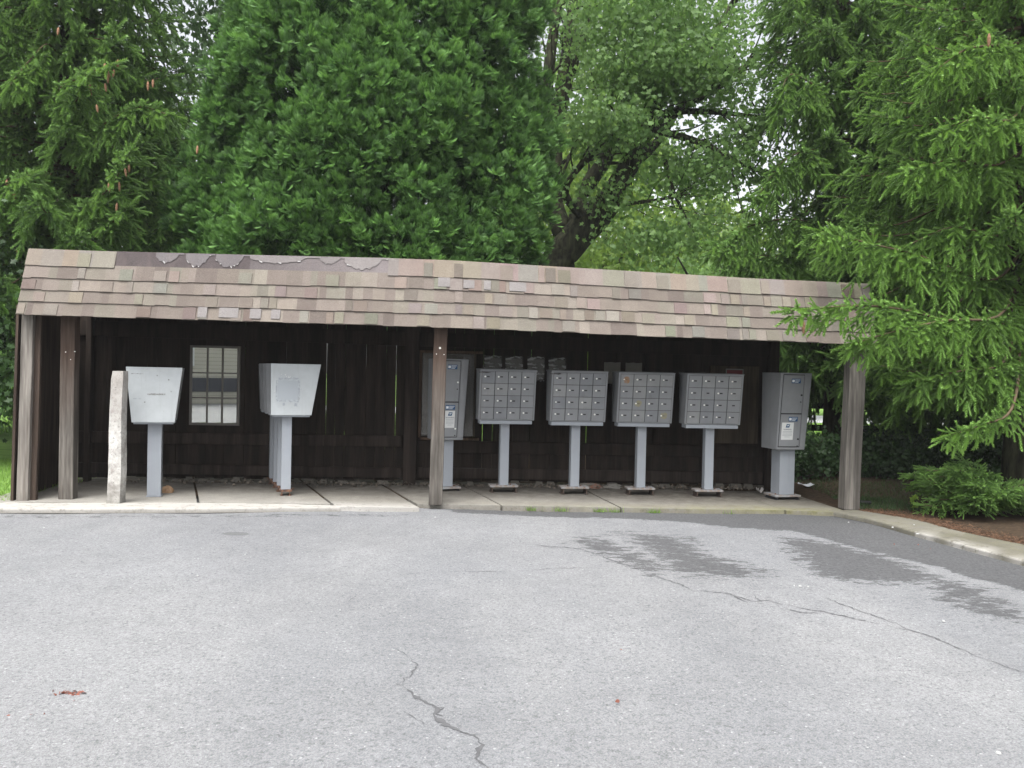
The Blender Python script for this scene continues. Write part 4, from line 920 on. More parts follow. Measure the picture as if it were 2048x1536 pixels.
# leaf and rubble debris along the wall foot
k = 900; s_ = RNG.uniform(.3, 9.2, k); d_ = DEP-.10-np.abs(RNG.normal(size=k))*.10; P = np.array([P3(a, c_, Z+.012+RNG.random()*.03) for a, c_ in zip(s_, d_)])
V, T, N = scatter(*LEAF, P, np.c_[RNG.normal(size=(k, 2)), RNG.normal(size=k)*.4], RNG.uniform(.02, .05, k), RNG.random(k))
tag(np_mesh('wall_foot_litter', V, T, N, mat('grey_litter', lambda t: t.bsdf(t.mix(t.attr('tone', 'Fac'), (.05, .04, .03), (.19, .16, .13)), .9))), 'dry leaf litter lying along the foot of the shelter wall', None, None, 'stuff')
b = MB(); rs = random.Random(12)
for i in range(46):
    if rs.random() < .3: continue
    s = .5+i*.2+rs.uniform(-.05, .05); w_ = rs.uniform(.05, .1); h_ = rs.uniform(.03, .075); d = DEP-.015
    b.hexa([P3(s-w_, d-.03, Z), P3(s+w_, d-.03, Z), P3(s+w_, d+.05, Z), P3(s-w_, d+.05, Z)], [P3(s-w_*.8, d-.02, Z+h_), P3(s+w_*.7, d-.015, Z+h_*.9), P3(s+w_*.7, d+.05, Z+h_), P3(s-w_*.8, d+.05, Z+h_)])
tag(b.build('footing_rubble', flat('mortar_rubble', (.11, .10, .085), .95)), 'broken mortar and stones packed under the wall boards', None, None, 'stuff')
# needle litter by the side pavement
def needle_litter():
    k = 5200; bx = []
    while len(bx) < k:
        u = RNG.random(); i = np.interp(u, [0, 1], [0, len(kb)-1]); j = min(int(i), len(kb)-2); f_ = i-j
        p = kb[j]*(1-f_)+kb[j+1]*f_; off_ = np.abs(RNG.normal())*.16-.03; bx.append((p[0]+off_*.9+.02, p[1]+off_*.5, .052+RNG.random()*.012))
    V, T, N = scatter(*TPL_BLADE, np.array(bx), np.c_[RNG.normal(size=(k, 2)), RNG.normal(size=k)*.25], RNG.uniform(.02, .06, k), RNG.random(k))
    tag(np_mesh('needle_litter', V, T, N, mat('rusty_needles', lambda t: t.bsdf(t.mix(t.attr('tone', 'Fac'), (.06, .035, .022), (.20, .11, .065)), .9))), 'rust coloured fallen needles along the back of the side pavement', None, None, 'stuff')
needle_litter()
#============================================================== GRASS
def grass(name, label, pts, h, kind='stuff', m=L_GRASS):
    k = len(pts); V, T, N = scatter(*TPL_BLADE, pts, np.c_[RNG.normal(size=(k, 2))*.45, np.ones(k)], RNG.uniform(h*.5, h*1.2, k), RNG.random(k)*.8+.1)
    return tag(np_mesh(name, V, T, N, m), label, None, None, kind)
def rect(x0, x1, y0, y1, k, z=.035): return np.c_[RNG.uniform(x0, x1, k), RNG.uniform(y0, y1, k), np.full(k, z)]
grass('lawn_grass', 'bright short grass beside the left end of the shelter', rect(-9.5, -5.75, 9.4, 13.5, 16000), .07)
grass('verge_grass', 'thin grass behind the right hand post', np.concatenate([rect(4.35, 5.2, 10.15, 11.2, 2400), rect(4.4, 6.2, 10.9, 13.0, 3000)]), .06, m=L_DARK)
grass('far_lawn_grass', 'sunny lawn beyond the trees', rect(-14, 26, 19, 30, 26000, -.03), .22)
for i, (px, py, n_) in enumerate(((1062, 1012, 26), (1118, 1015, 22), (1195, 1017, 24), (1222, 1017, 20), (1300, 1018, 34), (1445, 1021, 6))):
    q = onz(px, py, 0); q = np.array([q[0], fronty(q[0])-.02, 0.]); n_ *= 2; P = np.array([q])+np.c_[RNG.normal(size=n_)*.045, RNG.normal(size=n_)*.012-.008, np.zeros(n_)]
    lb_ = ['small weed tuft at the slab edge right of the middle post', 'weed tuft at the slab edge left of the black taped mailbox', 'weed tuft at the slab edge below the taped mailbox, left of two close ones', 'weed tuft at the slab edge below the taped mailbox, right of two close ones', 'widest weed tuft at the slab edge, in front of the rust marked mailbox', 'faint tiny weed at the mossy slab edge in front of the rightmost cluster mailbox'][i]
    grass('weed_tuft', lb_, P, .065, None)
    o = COL.objects[-1]; o['category'] = 'weed'; o['group'] = 'weeds along the slab edge'
#============================================================== TREES
class Brushes:
    def __init__(s): s.P = []; s.D = []; s.S = []; s.N = []
    def add(s, p, d, sz, n): s.P.append(p); s.D.append(d); s.S.append(sz); s.N.append(n)
def spruce_branch(acc, mb, pts, rng, twig=.45, step=.075, bs=.12, bstep=.05, tone=.45, droop=.8, r0_=.025, n=24):
    P = smooth_pts(pts, n); P = np.array(P); seg_ = np.linalg.norm(np.diff(P, axis=0), axis=1); L = seg_.sum(); cum = np.r_[0, np.cumsum(seg_)]
    tube(mb, P, r0_, .004, 5)
    s = L*.10; side = 1
    while s < L:
        i = min(np.searchsorted(cum, s)-1, len(P)-2); i = max(i, 0); f_ = (s-cum[i])/max(seg_[i], 1e-6); p = P[i]+(P[i+1]-P[i])*f_; d = nrm(P[i+1]-P[i])
        u = s/L; sd_ = nrm(np.cross(d, [0, 0, 1.]))*side; side = -side
        tl = twig*(.30+.70*math.sin(math.pi*min(1, 1.12*(1-u)+.06)))*rng.uniform(.6, 1.25)
        dr = .62*d+sd_*rng.uniform(.35, .95)+np.array([0, 0, rng.uniform(-.5, .12)])
        dr = nrm(dr); q = p.copy(); m_ = max(2, int(tl/bstep)); tn = tone+rng.uniform(-.2, .2)
        for k in range(m_):
            t_ = k/m_; dr = nrm(dr+np.array([0, 0, -droop*bstep*4.2*(1-.45*t_)]))
            q = q+dr*bstep; lat = nrm(np.cross(dr, [rng.normal(), rng.normal(), rng.normal()]))
            acc.add(q, nrm(dr*.8+lat*.65), bs*rng.uniform(.55, 1.05), tn+.25*t_)
            if k % 2: acc.add(q, nrm(dr*.9-lat*.4), bs*rng.uniform(.6, 1.), tn+.2*t_)
        acc.add(q, dr, bs*rng.uniform(.9, 1.3), tn+.35)
        s += step*rng.uniform(.7, 1.3)
    for k in range(int(L/.035)):
        i = rng.integers(0, len(P)-1); d = nrm(P[min(i+1, len(P)-1)]-P[max(i-1, 0)]); p = P[i]+(P[min(i+1, len(P)-1)]-P[i])*rng.random(); lat = rng.normal(size=3)*.7
        if i > len(P)*.15: acc.add(p, nrm(d+lat), bs*rng.uniform(.6, 1.1), tone+.15)
    acc.add(P[-1], nrm(P[-1]-P[-2]), bs*1.4, tone+.4)
def flush(acc, tpl=BR):
    return scatter(*tpl, np.array(acc.P), np.array(acc.D), np.array(acc.S), np.clip(np.array(acc.N), 0, 1), .5)
def spruce(label, x, y, H, Lmax, z0, zvis, seed, m=L_SPRUCE, bs=.12, dz=.22, per=5, manual=(), group='spruce trees', twig=.5, skip=None, bstep=.05, zlow=0., trunk_r=.19, fac=None, name='spruce_tree'):
    rng = np.random.default_rng(seed); t = thing(name, label, 'tree', (x, y, 0), 0, group)
    acc = Brushes(); mb = MB(); tb = MB(); tube(tb, [(0, 0, -.1), (.02, 0, 1.5), (0, .02, 4), (0, 0, H*.7), (0, 0, H)], trunk_r, .02, 12)
    z = z0; a = rng.random()*6
    while z < H-.3:
        hi = z > zvis
        for k in range(per if not hi else 3):
            an = a+k*2*math.pi/per+rng.uniform(-.3, .3)
            dx, dy = math.cos(an), math.sin(an)
            L = Lmax*(1-(z-z0*.3)/H)**.75*rng.uniform(.75, 1.1)
            if z < z0+.8: L *= .8
            if skip and skip(x+dx*L, y+dy*L, z): continue
            facing = -(dx*x+dy*y)/math.hypot(x, y) > -.25
            tip = -L*(.22 if z < 5 else .12)*rng.uniform(.4, 1.5)
            zz = z+rng.uniform(-.12, .12)
            pts = [(0, 0, zz), (dx*L*.35, dy*L*.35, zz+tip*.15), (dx*L*.75, dy*L*.75, zz+tip*.9), (dx*L, dy*L, zz+tip*.85+.05)]
            c = 1 if facing and not hi else 2.2
            spruce_branch(acc, mb, pts, rng, twig*(.75+.25*L/Lmax), .085*c, bs*(1.0 if c == 1 else 1.5), bstep*(1 if c == 1 else 1.8), .42)
        z += dz*(1 if not hi else 2.4); a += .9
    for pts, tw, c in manual:
        spruce_branch(acc, mb, [np.array(p)-np.array([x, y, 0]) for p in pts], rng, tw, .06, bs*1.0, bstep*.9, .62, droop=c)
    V, T, N = flush(acc); np_mesh('crown', V, T, N, m, t); print(label[:30], len(acc.P))
    tb.add(mb.v, mb.f, 1); tb.build('trunk', [BARK, TWIG], t, smooth=True)
    return t
at = lambda px, py, Y: ony(px, py, Y)
# right near spruce with long limbs reaching over the roof
R1 = (7.1, 11.6)
man = [([(R1[0], R1[1], 3.0), at(1990, 655, 10.4), at(1800, 618, 9.5), at(1700, 612, 9.25), at(1580, 622, 9.05)], .42, .9),
       ([(R1[0], R1[1], 3.5), at(1985, 560, 10.6), at(1840, 512, 10.0), at(1720, 482, 9.8), at(1640, 462, 9.7)], .55, 1.0),
       ([(R1[0], R1[1], 3.2), at(2000, 630, 10.0), at(1900, 640, 9.5), at(1800, 660, 9.3), at(1700, 690, 9.2)], .50, 1.0),
       ([(R1[0], R1[1], 2.8), at(2010, 720, 10.0), at(1930, 740, 9.6), at(1830, 760, 9.5)], .5, 1.0),
       ([(R1[0], R1[1], 4.3), at(2000, 470, 10.4), at(1900, 455, 10.0), at(1760, 520, 10.1)], .55, 1.0),
       ([(R1[0], R1[1], 2.9), at(2030, 800, 9.6), at(1960, 850, 9.3), at(1900, 870, 9.2)], .35, .9),
       ([(R1[0], R1[1], 4.9), at(1990, 330, 10.2), at(1900, 320, 9.8), at(1810, 345, 9.7)], .5, 1.1),
       ([(R1[0], R1[1], 6.4), at(2000, 90, 10.2), at(1930, 100, 9.8), at(1860, 150, 9.7)], .5, 1.1),
       ([(R1[0], R1[1], 5.6), at(2020, 240, 10.0), at(1960, 235, 9.6), at(1880, 260, 9.6)], .5, 1.1)]
inroof = lambda x, y, z: x < 4.6 and 9.0 < y < 12.3 and z < 4.2
t = spruce('large spruce at the right edge whose boughs hang over the shelter roof', *R1, 12, 3.3, 1.9, 8.2, 31, L_SPRUCE2, manual=man, skip=inroof, dz=.23, per=6, bs=.175, twig=.58, bstep=.062)
def add_cone(t, px, py, Y, h=.12):
    q = at(px, py, Y); b = MB(); n = 9; l = t.location
    prof = [(0, .004), (.1, .012), (.3, .020), (.6, .019), (.85, .013), (1, .003)]
    for i, (u, r_) in enumerate(prof):
        for k in range(8): a_ = k*math.pi/4+i*.4; b.v.append((math.cos(a_)*r_, math.sin(a_)*r_, -u*h))
    for i in range(len(prof)-1):
        for k in range(8): b.f.append([i*8+k, (i+1)*8+k, (i+1)*8+(k+1) % 8, i*8+(k+1) % 8]); b.mi.append(0); b.col.append(None)
    o = b.build('cone', CONE, t); o.location = (q[0]-l[0], q[1]-l[1], q[2]-l[2]+h/2); o.rotation_euler = (RNG.uniform(-.15, .15), RNG.uniform(-.15, .15), 0)
for px, py in ((1606, 655), (1978, 80)): add_cone(t, px, py, 9.0 if px < 1700 else 9.4, .15)
# mid spruce behind the right end
R2 = (5.9, 15.2)
man = [([(R2[0], R2[1], 3.6), at(1620, 520, 14.0), at(1520, 510, 13.4), at(1430, 490, 13.2)], .5, 1.), ([(R2[0], R2[1], 4.2), at(1600, 440, 13.8), at(1500, 452, 13.4), at(1450, 500, 13.2)], .5, 1.),
       ([(R2[0], R2[1], 5.6), at(1640, 300, 13.8), at(1570, 320, 13.4), at(1510, 400, 13.2)], .6, 1.2), ([(R2[0], R2[1], 6.6), at(1640, 180, 13.8), at(1580, 150, 13.4), at(1550, 230, 13.2)], .6, 1.2)]
spruce('tall drooping spruce behind the right end of the shelter roof', *R2, 13, 2.9, 1.7, 9.3, 41, L_SPRUCE, manual=man, skip=lambda x, y, z: z > 3.9 and x < 4.55, dz=.23, per=6, bs=.215, twig=.72, bstep=.075)
spruce('dark spruce standing behind the right edge boughs, beyond the drooping one', 9.6, 16.5, 14, 3.6, 1.2, 10.0, 43, L_SPRUCE, dz=.30, bs=.24, twig=.8, bstep=.08)
# left spruces
L1 = (-8.0, 14.6)
man = [([(L1[0], L1[1], 5.8), at(110, 190, 13.4), at(170, 150, 12.9), at(228, 128, 12.6)], .5, 1.0), ([(L1[0], L1[1], 4.2), at(150, 420, 13.2), at(215, 380, 12.8), at(262, 300, 12.6)], .45, 1.0),
       ([(L1[0], L1[1], 5.4), at(190, 260, 13.2), at(270, 215, 12.9), at(340, 230, 12.8)], .55, 1.1), ([(L1[0], L1[1], 3.4), at(20, 400, 12.8), at(-10, 380, 12.6), at(60, 350, 12.4)], .5, 1.),
       ([(L1[0], L1[1], 6.6), at(100, 90, 13.4), at(60, 120, 13), at(20, 170, 12.6)], .5, 1.), ([(L1[0], L1[1], 3.4), at(160, 500, 13.2), at(230, 440, 12.8), at(255, 415, 12.7)], .45, 1.)]
t = spruce('broad spruce hung with brown cones behind the left end of the shelter', *L1, 13, 3.4, 2.0, 9.3, 51, L_SPRUCE, manual=man, dz=.23, per=6, bs=.215, twig=.7, bstep=.075, skip=lambda x, y, z: y < 12.0 and x > -6.3 and z < 3.2)
for px, py in ((210, 135), (217, 148), (215, 158), (228, 147), (236, 128), (181, 172), (182, 184), (210, 175), (193, 217), (296, 172), (306, 167), (117, 63), (258, 337), (250, 345), (217, 375), (238, 373), (234, 415), (27, 392), (14, 368), (395, 300), (35, 505)):
    add_cone(t, px, py, 12.55+.25*RNG.random(), .12+.03*RNG.random())
spruce('dark spruce at the far left edge behind the coned one', -12.4, 17.5, 14, 3.8, 1.5, 10.5, 53, L_SPRUCE, dz=.30, bs=.26, twig=.8, bstep=.085)
#---- arborvitae
def arborvitae(label, x, y, seed, rad, H, n_cl, spr, size):
    rng = np.random.default_rng(seed); t = thing('arborvitae', label, 'tree', (x, y, 0)); tb = MB()
    for k in range(5): a = k*1.3; tube(tb, [(math.cos(a)*.2, math.sin(a)*.2, -.1), (math.cos(a)*.5, math.sin(a)*.5, 2.5), (math.cos(a)*.8, math.sin(a)*.8, 6), (math.cos(a)*.6, math.sin(a)*.6, H-1.5)], .13, .03, 8)
    tb.build('trunk', BARK, t, smooth=True)
    P = []; D = []; S = []; N = []
    for c in range(n_cl):
        zc = rng.uniform(2.1, H) if rng.random() < .25 else rng.uniform(2.1, 9.3); th = rng.uniform(0, 2*math.pi)
        fc = -(math.cos(th)*x+math.sin(th)*y)/math.hypot(x, y)
        if fc < -.2 and rng.random() < .72: continue
        r_ = rad(zc, th)*rng.uniform(.84, 1.04); cr_ = rng.uniform(.32, .62)
        C = np.array([math.cos(th)*r_+.075*max(0, zc-3.5), math.sin(th)*r_, zc]); O = nrm(np.array([math.cos(th), math.sin(th), .35])); k = int(spr*(cr_/.47)**2*(1 if fc > -.2 else .5))
        q = 9; k = max(4, k//q)
        d = nrm(rng.normal(size=(k, 3))*[1, 1, .9]+O*1.0)
        rr = cr_*rng.uniform(.45, 1.08, k)**.6
        p = C+d*rr[:, None]*[1, 1, 1.1]; p = p-O*cr_*.5
        td = nrm(d*.8+np.array([0, 0, .45])+rng.normal(size=(k, 3))*.3); tt_ = rng.uniform(-.24, .20, k)
        dd = nrm(np.repeat(td, q, 0)+rng.normal(size=(k*q, 3))*.62); pp = np.repeat(p, q, 0)+dd*rng.uniform(-.03, .09, (k*q, 1))
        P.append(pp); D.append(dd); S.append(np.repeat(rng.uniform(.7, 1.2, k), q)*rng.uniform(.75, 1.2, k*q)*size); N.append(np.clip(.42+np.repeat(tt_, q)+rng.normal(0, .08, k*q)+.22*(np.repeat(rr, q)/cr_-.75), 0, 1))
    # inner shoots
    k = 9500; zc = rng.uniform(2.2, H-1, k); th = rng.uniform(0, 6.283, k); r_ = np.array([rad(a, b_) for a, b_ in zip(zc, th)])*rng.uniform(.35, .78, k)
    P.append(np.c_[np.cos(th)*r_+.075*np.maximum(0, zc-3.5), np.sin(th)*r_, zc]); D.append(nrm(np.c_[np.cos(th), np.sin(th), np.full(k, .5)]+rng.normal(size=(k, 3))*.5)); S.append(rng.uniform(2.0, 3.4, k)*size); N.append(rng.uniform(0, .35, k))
    P = np.concatenate(P); D = np.concatenate(D); S = np.concatenate(S); N = np.concatenate(N)
    print('arb sprays', len(P))
    up = rng.normal(size=P.shape)*.55+np.array([0, 0, 1.])+nrm(np.c_[P[:, 0], P[:, 1], 0*P[:, 2]])*.55
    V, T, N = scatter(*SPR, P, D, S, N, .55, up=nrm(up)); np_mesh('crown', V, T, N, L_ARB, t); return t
ax, ay = -2.66, 14.9
def arad(z, th):
    base_ = np.interp(z, [0, 1.5, 3, 4.6, 5.2, 6.2, 7.4, 8.4, 10, 12], [2.4, 2.75, 2.96, 3.02, 2.9, 2.72, 2.5, 2.35, 1.7, .2])
    return base_*(1+.05*math.sin(th*3+z*1.1)+.045*math.sin(th*5-z*1.9))*(.95 if abs(math.sin(th)) > .6 else 1.03)
arborvitae('big dense bright green arborvitae rising behind the middle of the shelter', ax, ay, 5, arad, 12., 860, 185, .122)
#---- leafy trees
def lobes_cloud(lobes, size, rng, tone=(.5, .15), flat_=.45, cl=.38, per=26):
    P = []; D = []; N = []
    for (cx, cy, cz, rx, ry, rz, k) in lobes:
        nc = max(1, k//per); d = nrm(rng.normal(size=(nc, 3)))*(rng.random(nc)**.45)[:, None]; C = np.array([cx, cy, cz])+d*[rx, ry, rz]; ct = rng.uniform(-.18, .18, nc)
        o = rng.normal(size=(nc, per, 3))*[cl, cl, cl*flat_]; p = C[:, None]+o
        P.append(p.reshape(-1, 3)); N.append(np.clip(tone[0]+np.repeat(ct, per)+rng.normal(size=nc*per)*tone[1], 0, 1))
        dd = np.c_[rng.normal(size=(nc*per, 2)), rng.normal(size=nc*per)*.35-.35]; D.append(nrm(dd))
    P = np.concatenate(P); D = np.concatenate(D); N = np.concatenate(N); k = len(P)
    up = nrm(np.c_[rng.normal(size=(k, 2))*.45, np.ones(k)])
    return scatter(*LEAF, P, D, rng.uniform(.6, 1.25, k)*size, N, .1, up=nrm(np.cross(up, D)+1e-6))
def leafy(name, label, x, y, limbs, lobes, size, m, seed, group=None, rel=False, cl=.38, trunk=None):
    rng = np.random.default_rng(seed); t = thing(name, label, 'tree', (x, y, 0), 0, group); o = np.array([x, y, 0])
    for nm, LL in (('trunk', limbs[:1]), ('limbs', limbs[1:])):
        if not LL: continue
        b = MB()
        for pts, ra, rb in LL: tube(b, smooth_pts([np.array(p)-o for p in pts], 14), ra, rb, 9)
        b.build(nm, BARK, t, smooth=True)
    lb_ = [(a-x, c-y, *r_) for a, c, *r_ in lobes]
    V, T, N = lobes_cloud(lb_, size, rng, cl=cl); np_mesh('crown', V, T, N, m, t); return t
Y = 18.0; bx, by, _ = at(1112, 620, Y)
A = lambda px, py, dy=0.: tuple(at(px, py, Y+dy))
limbs = [([(bx-.1, by, -.2), A(1108, 560), A(1150, 480), A(1215, 405)], .46, .30),
         ([A(1200, 425), A(1250, 345, -.3), A(1290, 270, -.4), A(1320, 190, -.4), A(1345, 90, -.3), A(1400, -60)], .25, .07),
         ([A(1150, 470), A(1165, 390, .3), A(1210, 320, .5), A(1250, 230, .7), A(1280, 100, .9), A(1290, -60, 1)], .22, .06),
         ([A(1130, 480), A(1108, 400, .4), A(1110, 300, .5), A(1120, 200, .5), A(1150, 0, .6), A(1165, -120, .6)], .24, .10),
         ([A(1108, 300, .5), A(1095, 180, .2), A(1115, 0, .1), A(1118, -100)], .15, .08),
         ([A(1112, 270, .5), A(1140, 150, .9), A(1180, 30, 1), A(1200, -80, 1)], .14, .07),
         ([A(1310, 260, -.4), A(1370, 210, -.6), A(1450, 165, -.8), A(1530, 95, -1), A(1580, 40, -1)], .11, .03),
         ([A(1300, 258, -.4), A(1400, 285, -.8), A(1470, 322, -1), A(1540, 350, -1)], .085, .04),
         ([A(1320, 228, -.4), A(1400, 222, -.6), A(1500, 232, -.8), A(1560, 240, -1)], .075, .03),
         ([A(1345, 180, -.4), A(1420, 80, -.6), A(1470, 0, -.8), A(1500, -50, -.8)], .10, .05),
         ([A(1210, 412), A(1300, 402, -.5), A(1380, 388, -.8)], .055, .02), ([A(1330, 320, -.4), A(1350, 390, -.5), A(1390, 470, -.6)], .05, .02),
         ([A(1240, 340, .3), A(1300, 300, .8), A(1350, 230, 1), A(1400, 140, 1.2), A(1440, 60, 1.2)], .12, .04),
         ([A(1180, 450), A(1130, 380, -.6), A(1200, 290, -.9), A(1260, 220, -1)], .10, .04)]
_r = np.random.default_rng(17)
for pts_, ra_, rb_ in list(limbs[1:]):
    Pm = smooth_pts([np.array(p) for p in pts_], 14)
    for q_ in range(9):
        i_ = _r.integers(3, 13); p0 = Pm[i_]; d0 = nrm(Pm[i_+(0 if i_ > 12 else 1)]-Pm[i_-1]); d1 = nrm(d0+_r.normal(size=3)*.75+np.array([.12, 0, .25])); L_ = _r.uniform(.7, 2.0)
        p1 = p0+d1*L_*.5; p2 = p1+nrm(d1+_r.normal(size=3)*.35+np.array([0, 0, .15]))*L_*.6
        limbs.append(([tuple(p0), tuple(p1), tuple(p2)], max(.012, ra_*.22), .006))
def px_lobe(px, py, Yd, rpx, rpy, rd, k): q = at(px, py, Yd); s_ = Yd/F; return (q[0], q[1], q[2], rpx*s_, rd, rpy*s_, k)
lob = [px_lobe(1290, 40, 17, 150, 80, 1.6, 6200), px_lobe(1300, 150, 16.8, 120, 50, 1.3, 4600), px_lobe(1215, 250, 16.6, 80, 40, 1.0, 2200), px_lobe(1400, 130, 17, 100, 60, 1.2, 2600),
       px_lobe(1470, 200, 17.2, 60, 90, 1, 700), px_lobe(1480, 60, 17.6, 90, 70, 1.5, 700), px_lobe(1300, 330, 19.8, 100, 60, 1.2, 700),
       px_lobe(1120, 60, 19.8, 80, 200, 1.2, 2600), px_lobe(1290, 480, 16.6, 120, 30, .8, 800), px_lobe(1400, 330, 18.5, 90, 70, 1., 1500), px_lobe(1430, 335, 16.9, 80, 45, .8, 1300), px_lobe(1490, 265, 17., 55, 35, .6, 450), px_lobe(1230, 385, 17.0, 70, 40, .6, 500), px_lobe(1390, 460, 16.5, 60, 40, .8, 600), px_lobe(1330, -60, 18, 260, 60, 2, 2200), px_lobe(1240, 300, 20, 90, 90, 1, 700)]
leafy('maple_tree', 'leaning multi stemmed maple with dark mossy limbs behind the shelter', bx, by, limbs, lob, .11, L_MAPLE, 61, cl=.42)
def simple_tree(label, x, y, h, r_, k, size, m, seed, name='broadleaf_tree', low=1.6, group='leafy trees in the background', tr=.2):
    rs = random.Random(seed); limbs = [([(x, y, -.1), (x+rs.uniform(-.2, .2), y, h*.3), (x+rs.uniform(-.4, .4), y, h*.6), (x, y, h*.9)], tr, .04)]
    for q in range(7): a_ = q*.9+rs.random(); z_ = h*rs.uniform(.25, .6); limbs.append(([(x, y, z_), (x+math.cos(a_)*r_*.4, y+math.sin(a_)*r_*.4, z_+.8), (x+math.cos(a_)*r_*.85, y+math.sin(a_)*r_*.85, z_+1.8)], tr*.4, .02))
    lob = [(x, y, low+(h-low)*.55, r_*.8, r_*.8, (h-low)*.5, k//2)]
    for q in range(6): a_ = q*1.05+rs.random(); z_ = rs.uniform(low+.5, h*.8); lob.append((x+math.cos(a_)*r_*.55, y+math.sin(a_)*r_*.55, z_, r_*.5, r_*.5, r_*.42, k//12))
    leafy(name, label, x, y, limbs, lob, size, m, seed, group, cl=.5)
simple_tree('dark leafy tree between the coned spruce and the arborvitae', -7.0, 21.5, 13, 3.6, 11000, .20, L_DARK, 71)
simple_tree('pale yellow green tree low behind the maple trunk', 3.0, 28, 9.0, 4.0, 14000, .20, L_FAR, 72, low=.6)
simple_tree('tall pale tree far behind the crown of the maple', 3.4, 40, 17, 5.0, 11000, .32, L_FAR, 79, low=3)
simple_tree('yellow green leafy tree far behind the arborvitae', -2.2, 31, 13, 4.0, 7000, .26, L_FAR, 73)
simple_tree('far leafy tree seen between the maple and the drooping spruce', 8.6, 36, 9.5, 3.8, 9000, .26, L_FAR, 74, low=.8)
simple_tree('low green tree behind the right end of the roof line', 6.0, 24, 5.4, 2.7, 6000, .20, L_MAPLE, 75, low=.6)
simple_tree('far green tree behind the right edge spruces', 15, 33, 14, 5, 7000, .3, L_FAR, 76)
simple_tree('leafy green tree far behind the left spruces', -14.5, 31, 14, 5, 8000, .3, L_DARK, 77)
simple_tree('small dark leafy tree just outside the left end of the shelter', -8.3, 12.9, 3.6, 1.3, 5200, .10, L_DARK, 78, low=.55, tr=.07)
def haze():  # air volume added to lift the darks as lens veil would
    b = MB(); b.box(-70, 70, -45, 90, -1.1, 26); m = bpy.data.materials.new('veil_haze'); m.use_nodes = True; t = m.node_tree; t.nodes.clear()
    o = t.nodes.new('ShaderNodeOutputMaterial'); v = t.nodes.new('ShaderNodeVolumePrincipled'); v.inputs['Density'].default_value = .0007; v.inputs['Color'].default_value = (.95, .97, 1, 1)
    t.links.new(v.outputs[0], o.inputs['Volume']); tag(b.build('haze', m), 'thin haze added over the whole place to lift dark tones like lens veil', None, None, 'stuff')
haze()
# dark undergrowth
def bush(label, x, y, rx, ry, h, k, size, m, seed, name='bush', group=None):
    rng = np.random.default_rng(seed); t = thing(name, label, 'bush', (x, y, 0), 0, group); b = MB()
    for q in range(7): a_ = q*.9; tube(b, [(math.cos(a_)*.05, math.sin(a_)*.05, 0), (math.cos(a_)*rx*.3, math.sin(a_)*ry*.3, h*.5), (math.cos(a_)*rx*.6, math.sin(a_)*ry*.6, h*.85)], .02, .006, 5)
    b.build('stems', BARK, t)
    V, T, N = lobes_cloud([(0, 0, h*.5, rx*.85, ry*.85, h*.42, k)], size, rng, tone=(.35, .15), cl=.12, per=20, flat_=.8); np_mesh('leaves', V, T, N, m, t)
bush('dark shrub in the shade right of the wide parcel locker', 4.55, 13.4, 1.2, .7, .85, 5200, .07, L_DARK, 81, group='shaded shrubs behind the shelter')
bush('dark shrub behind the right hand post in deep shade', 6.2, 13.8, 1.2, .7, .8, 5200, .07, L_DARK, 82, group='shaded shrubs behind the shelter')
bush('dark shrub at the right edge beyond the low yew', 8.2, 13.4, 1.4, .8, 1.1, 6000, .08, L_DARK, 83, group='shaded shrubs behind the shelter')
# low yew-like conifer by the side pavement
def low_conifer():
    x, y = 5.75, 10.0; rng = np.random.default_rng(91); t = thing('low_conifer_shrub', 'low spreading conifer shrub behind the side pavement at right', 'bush', (x, y, 0)); acc = Brushes(); mb = MB()
    for k in range(46):
        a = rng.uniform(0, 6.283); L = rng.uniform(.5, 1.15)*(1.05 if math.cos(a-.4) > 0 else .88); z_ = rng.uniform(.1, .45); h_ = z_+rng.uniform(.0, .32)*(1.3-L*.6)
        pts = [(rng.uniform(-.2, .2), rng.uniform(-.2, .2), z_*.6), (math.cos(a)*L*.5, math.sin(a)*L*.38, h_*.9), (math.cos(a)*L, math.sin(a)*L*.75, h_)]
        spruce_branch(acc, mb, pts, rng, .22, .032, .09, .032, .5, droop=.15, r0_=.010, n=10)
    for tp in ((1853, 955), (1905, 985), (1850, 1010), (1960, 985)):
        e = at(*tp, 9.75)-np.array([x, y, 0]); spruce_branch(acc, mb, [(0, 0, .15), e*.6+np.array([0, 0, .02]), e], rng, .20, .035, .08, .032, .65, droop=.1, r0_=.010, n=10)
    V, T, N = flush(acc); np_mesh('foliage', V, T, N, L_SHRUB, t); mb.build('stems', TWIG, t)
low_conifer()
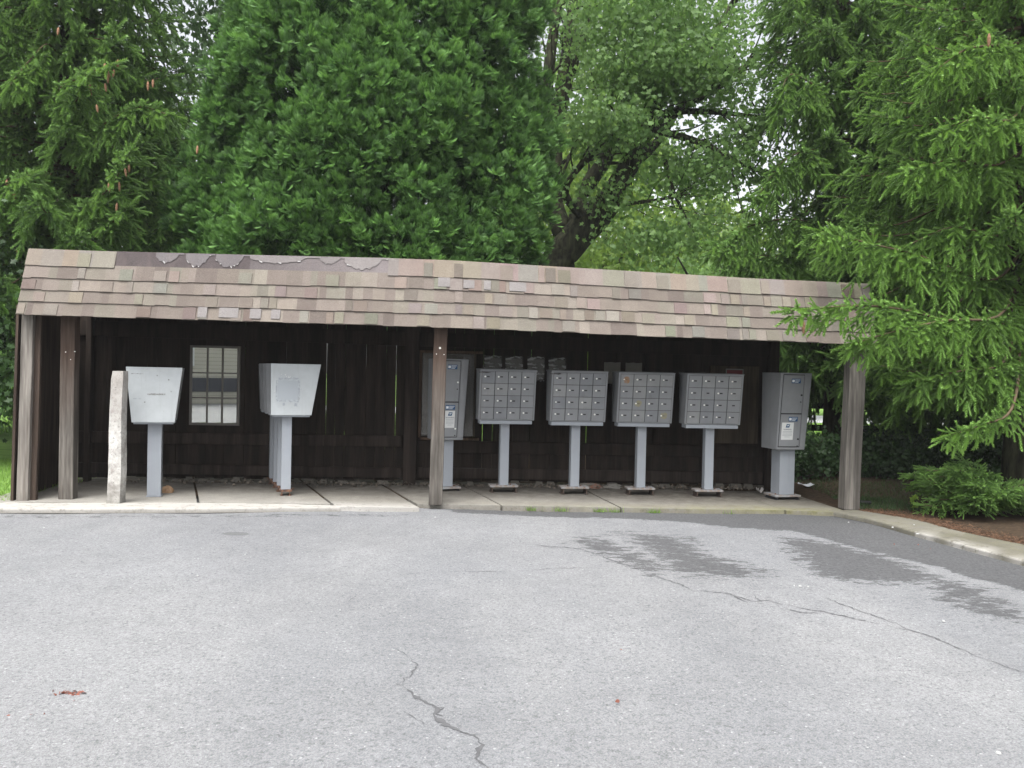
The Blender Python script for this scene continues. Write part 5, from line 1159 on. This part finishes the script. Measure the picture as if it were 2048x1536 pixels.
def weed():
    q = onz(1826, 1022, .05); rng = np.random.default_rng(5); t = thing('broadleaf_weed', 'upright weed with pale leaves left of the low conifer shrub', 'weed', (q[0], q[1], .04)); b = MB()
    tube(b, [(0, 0, 0), (.01, 0, .1), (0, .01, .2)], .005, .003, 5); b.build('stem', L_GRASS, t)
    k = 16; P = np.c_[rng.normal(size=(k, 2))*.01, rng.uniform(.02, .19, k)]; V, T, N = scatter(*LEAF, P, np.c_[rng.normal(size=(k, 2)), rng.uniform(.1, .9, k)], rng.uniform(.05, .10, k), rng.uniform(.5, 1, k)); np_mesh('leaves', V, T, N, L_FAR, t)
weed()
# rail fence beyond the trees
def fence():
    yf = 17.2; t = thing('rail_fence', 'dark two rail wooden fence beyond the tree trunks', 'fence', (4, yf, 0)); FD = wood('black_fence', (.012, .011, .010), (.03, .027, .024))
    for k in range(9):
        b = MB(); b.box(-4+k*2.4-.07, -4+k*2.4+.07, -.07, .07, -.05, 1.25); b.build('fence_post', FD, t, .01)
    for z_ in (.56, 1.02):
        b = MB(); b.box(-4.2, 15.4, -.10, -.072, z_, z_+.13); b.build('fence_rail', FD, t, .004)
fence()
# house across the lot, behind the viewer: what the window pane mirrors
def house():
    t = thing('house', 'cream sided house across the parking lot mirrored in the shelter window', 'house', (-1, -13, 0)); SD = mat('cream_siding', lambda t: t.bsdf(t.mix(t.math('GREATER_THAN', t.math('FRACT', t.math('MULTIPLY', t.n('ShaderNodeSeparateXYZ', {0: t.pos()}).outputs[2], 6.)), .12), (.30, .29, .25), (.50, .48, .41)), .8))
    b = MB(); b.box(-11, 9, -8, 0, -.05, 4.2); b.build('wall', SD, t)
    b = MB(); b.hexa([(-11.5, -8.5, 4.2), (9.5, -8.5, 4.2), (9.5, .5, 4.2), (-11.5, .5, 4.2)], [(-9, -5, 6.4), (7, -5, 6.4), (7, -3.6, 6.4), (-9, -3.6, 6.4)]); b.build('roof', flat('roof_grey', (.12, .12, .125)), t)
    b = MB(); b.box(-11, 9, .0, .06, .52, 1.12); b.build('dark_band', flat('dark_band_colour', (.035, .04, .055)), t)  # dark strip along the wall, mirrored as a band in the pane
    for x0, x1 in ((-9, -6.5), (-3.2, -.4), (3, 6)):
        b = MB(); b.box(x0, x1, .003, .08, 1.62, 2.9); f_ = b.build('window', flat('white_trim', (.72, .74, .74)), t); b = MB(); b.box(x0+.15, x1-.15, .081, .09, 1.95, 2.75); b.build('pane', flat('grey_pane', (.22, .25, .25), .2), f_)
house()
print('objects', len(bpy.data.objects))
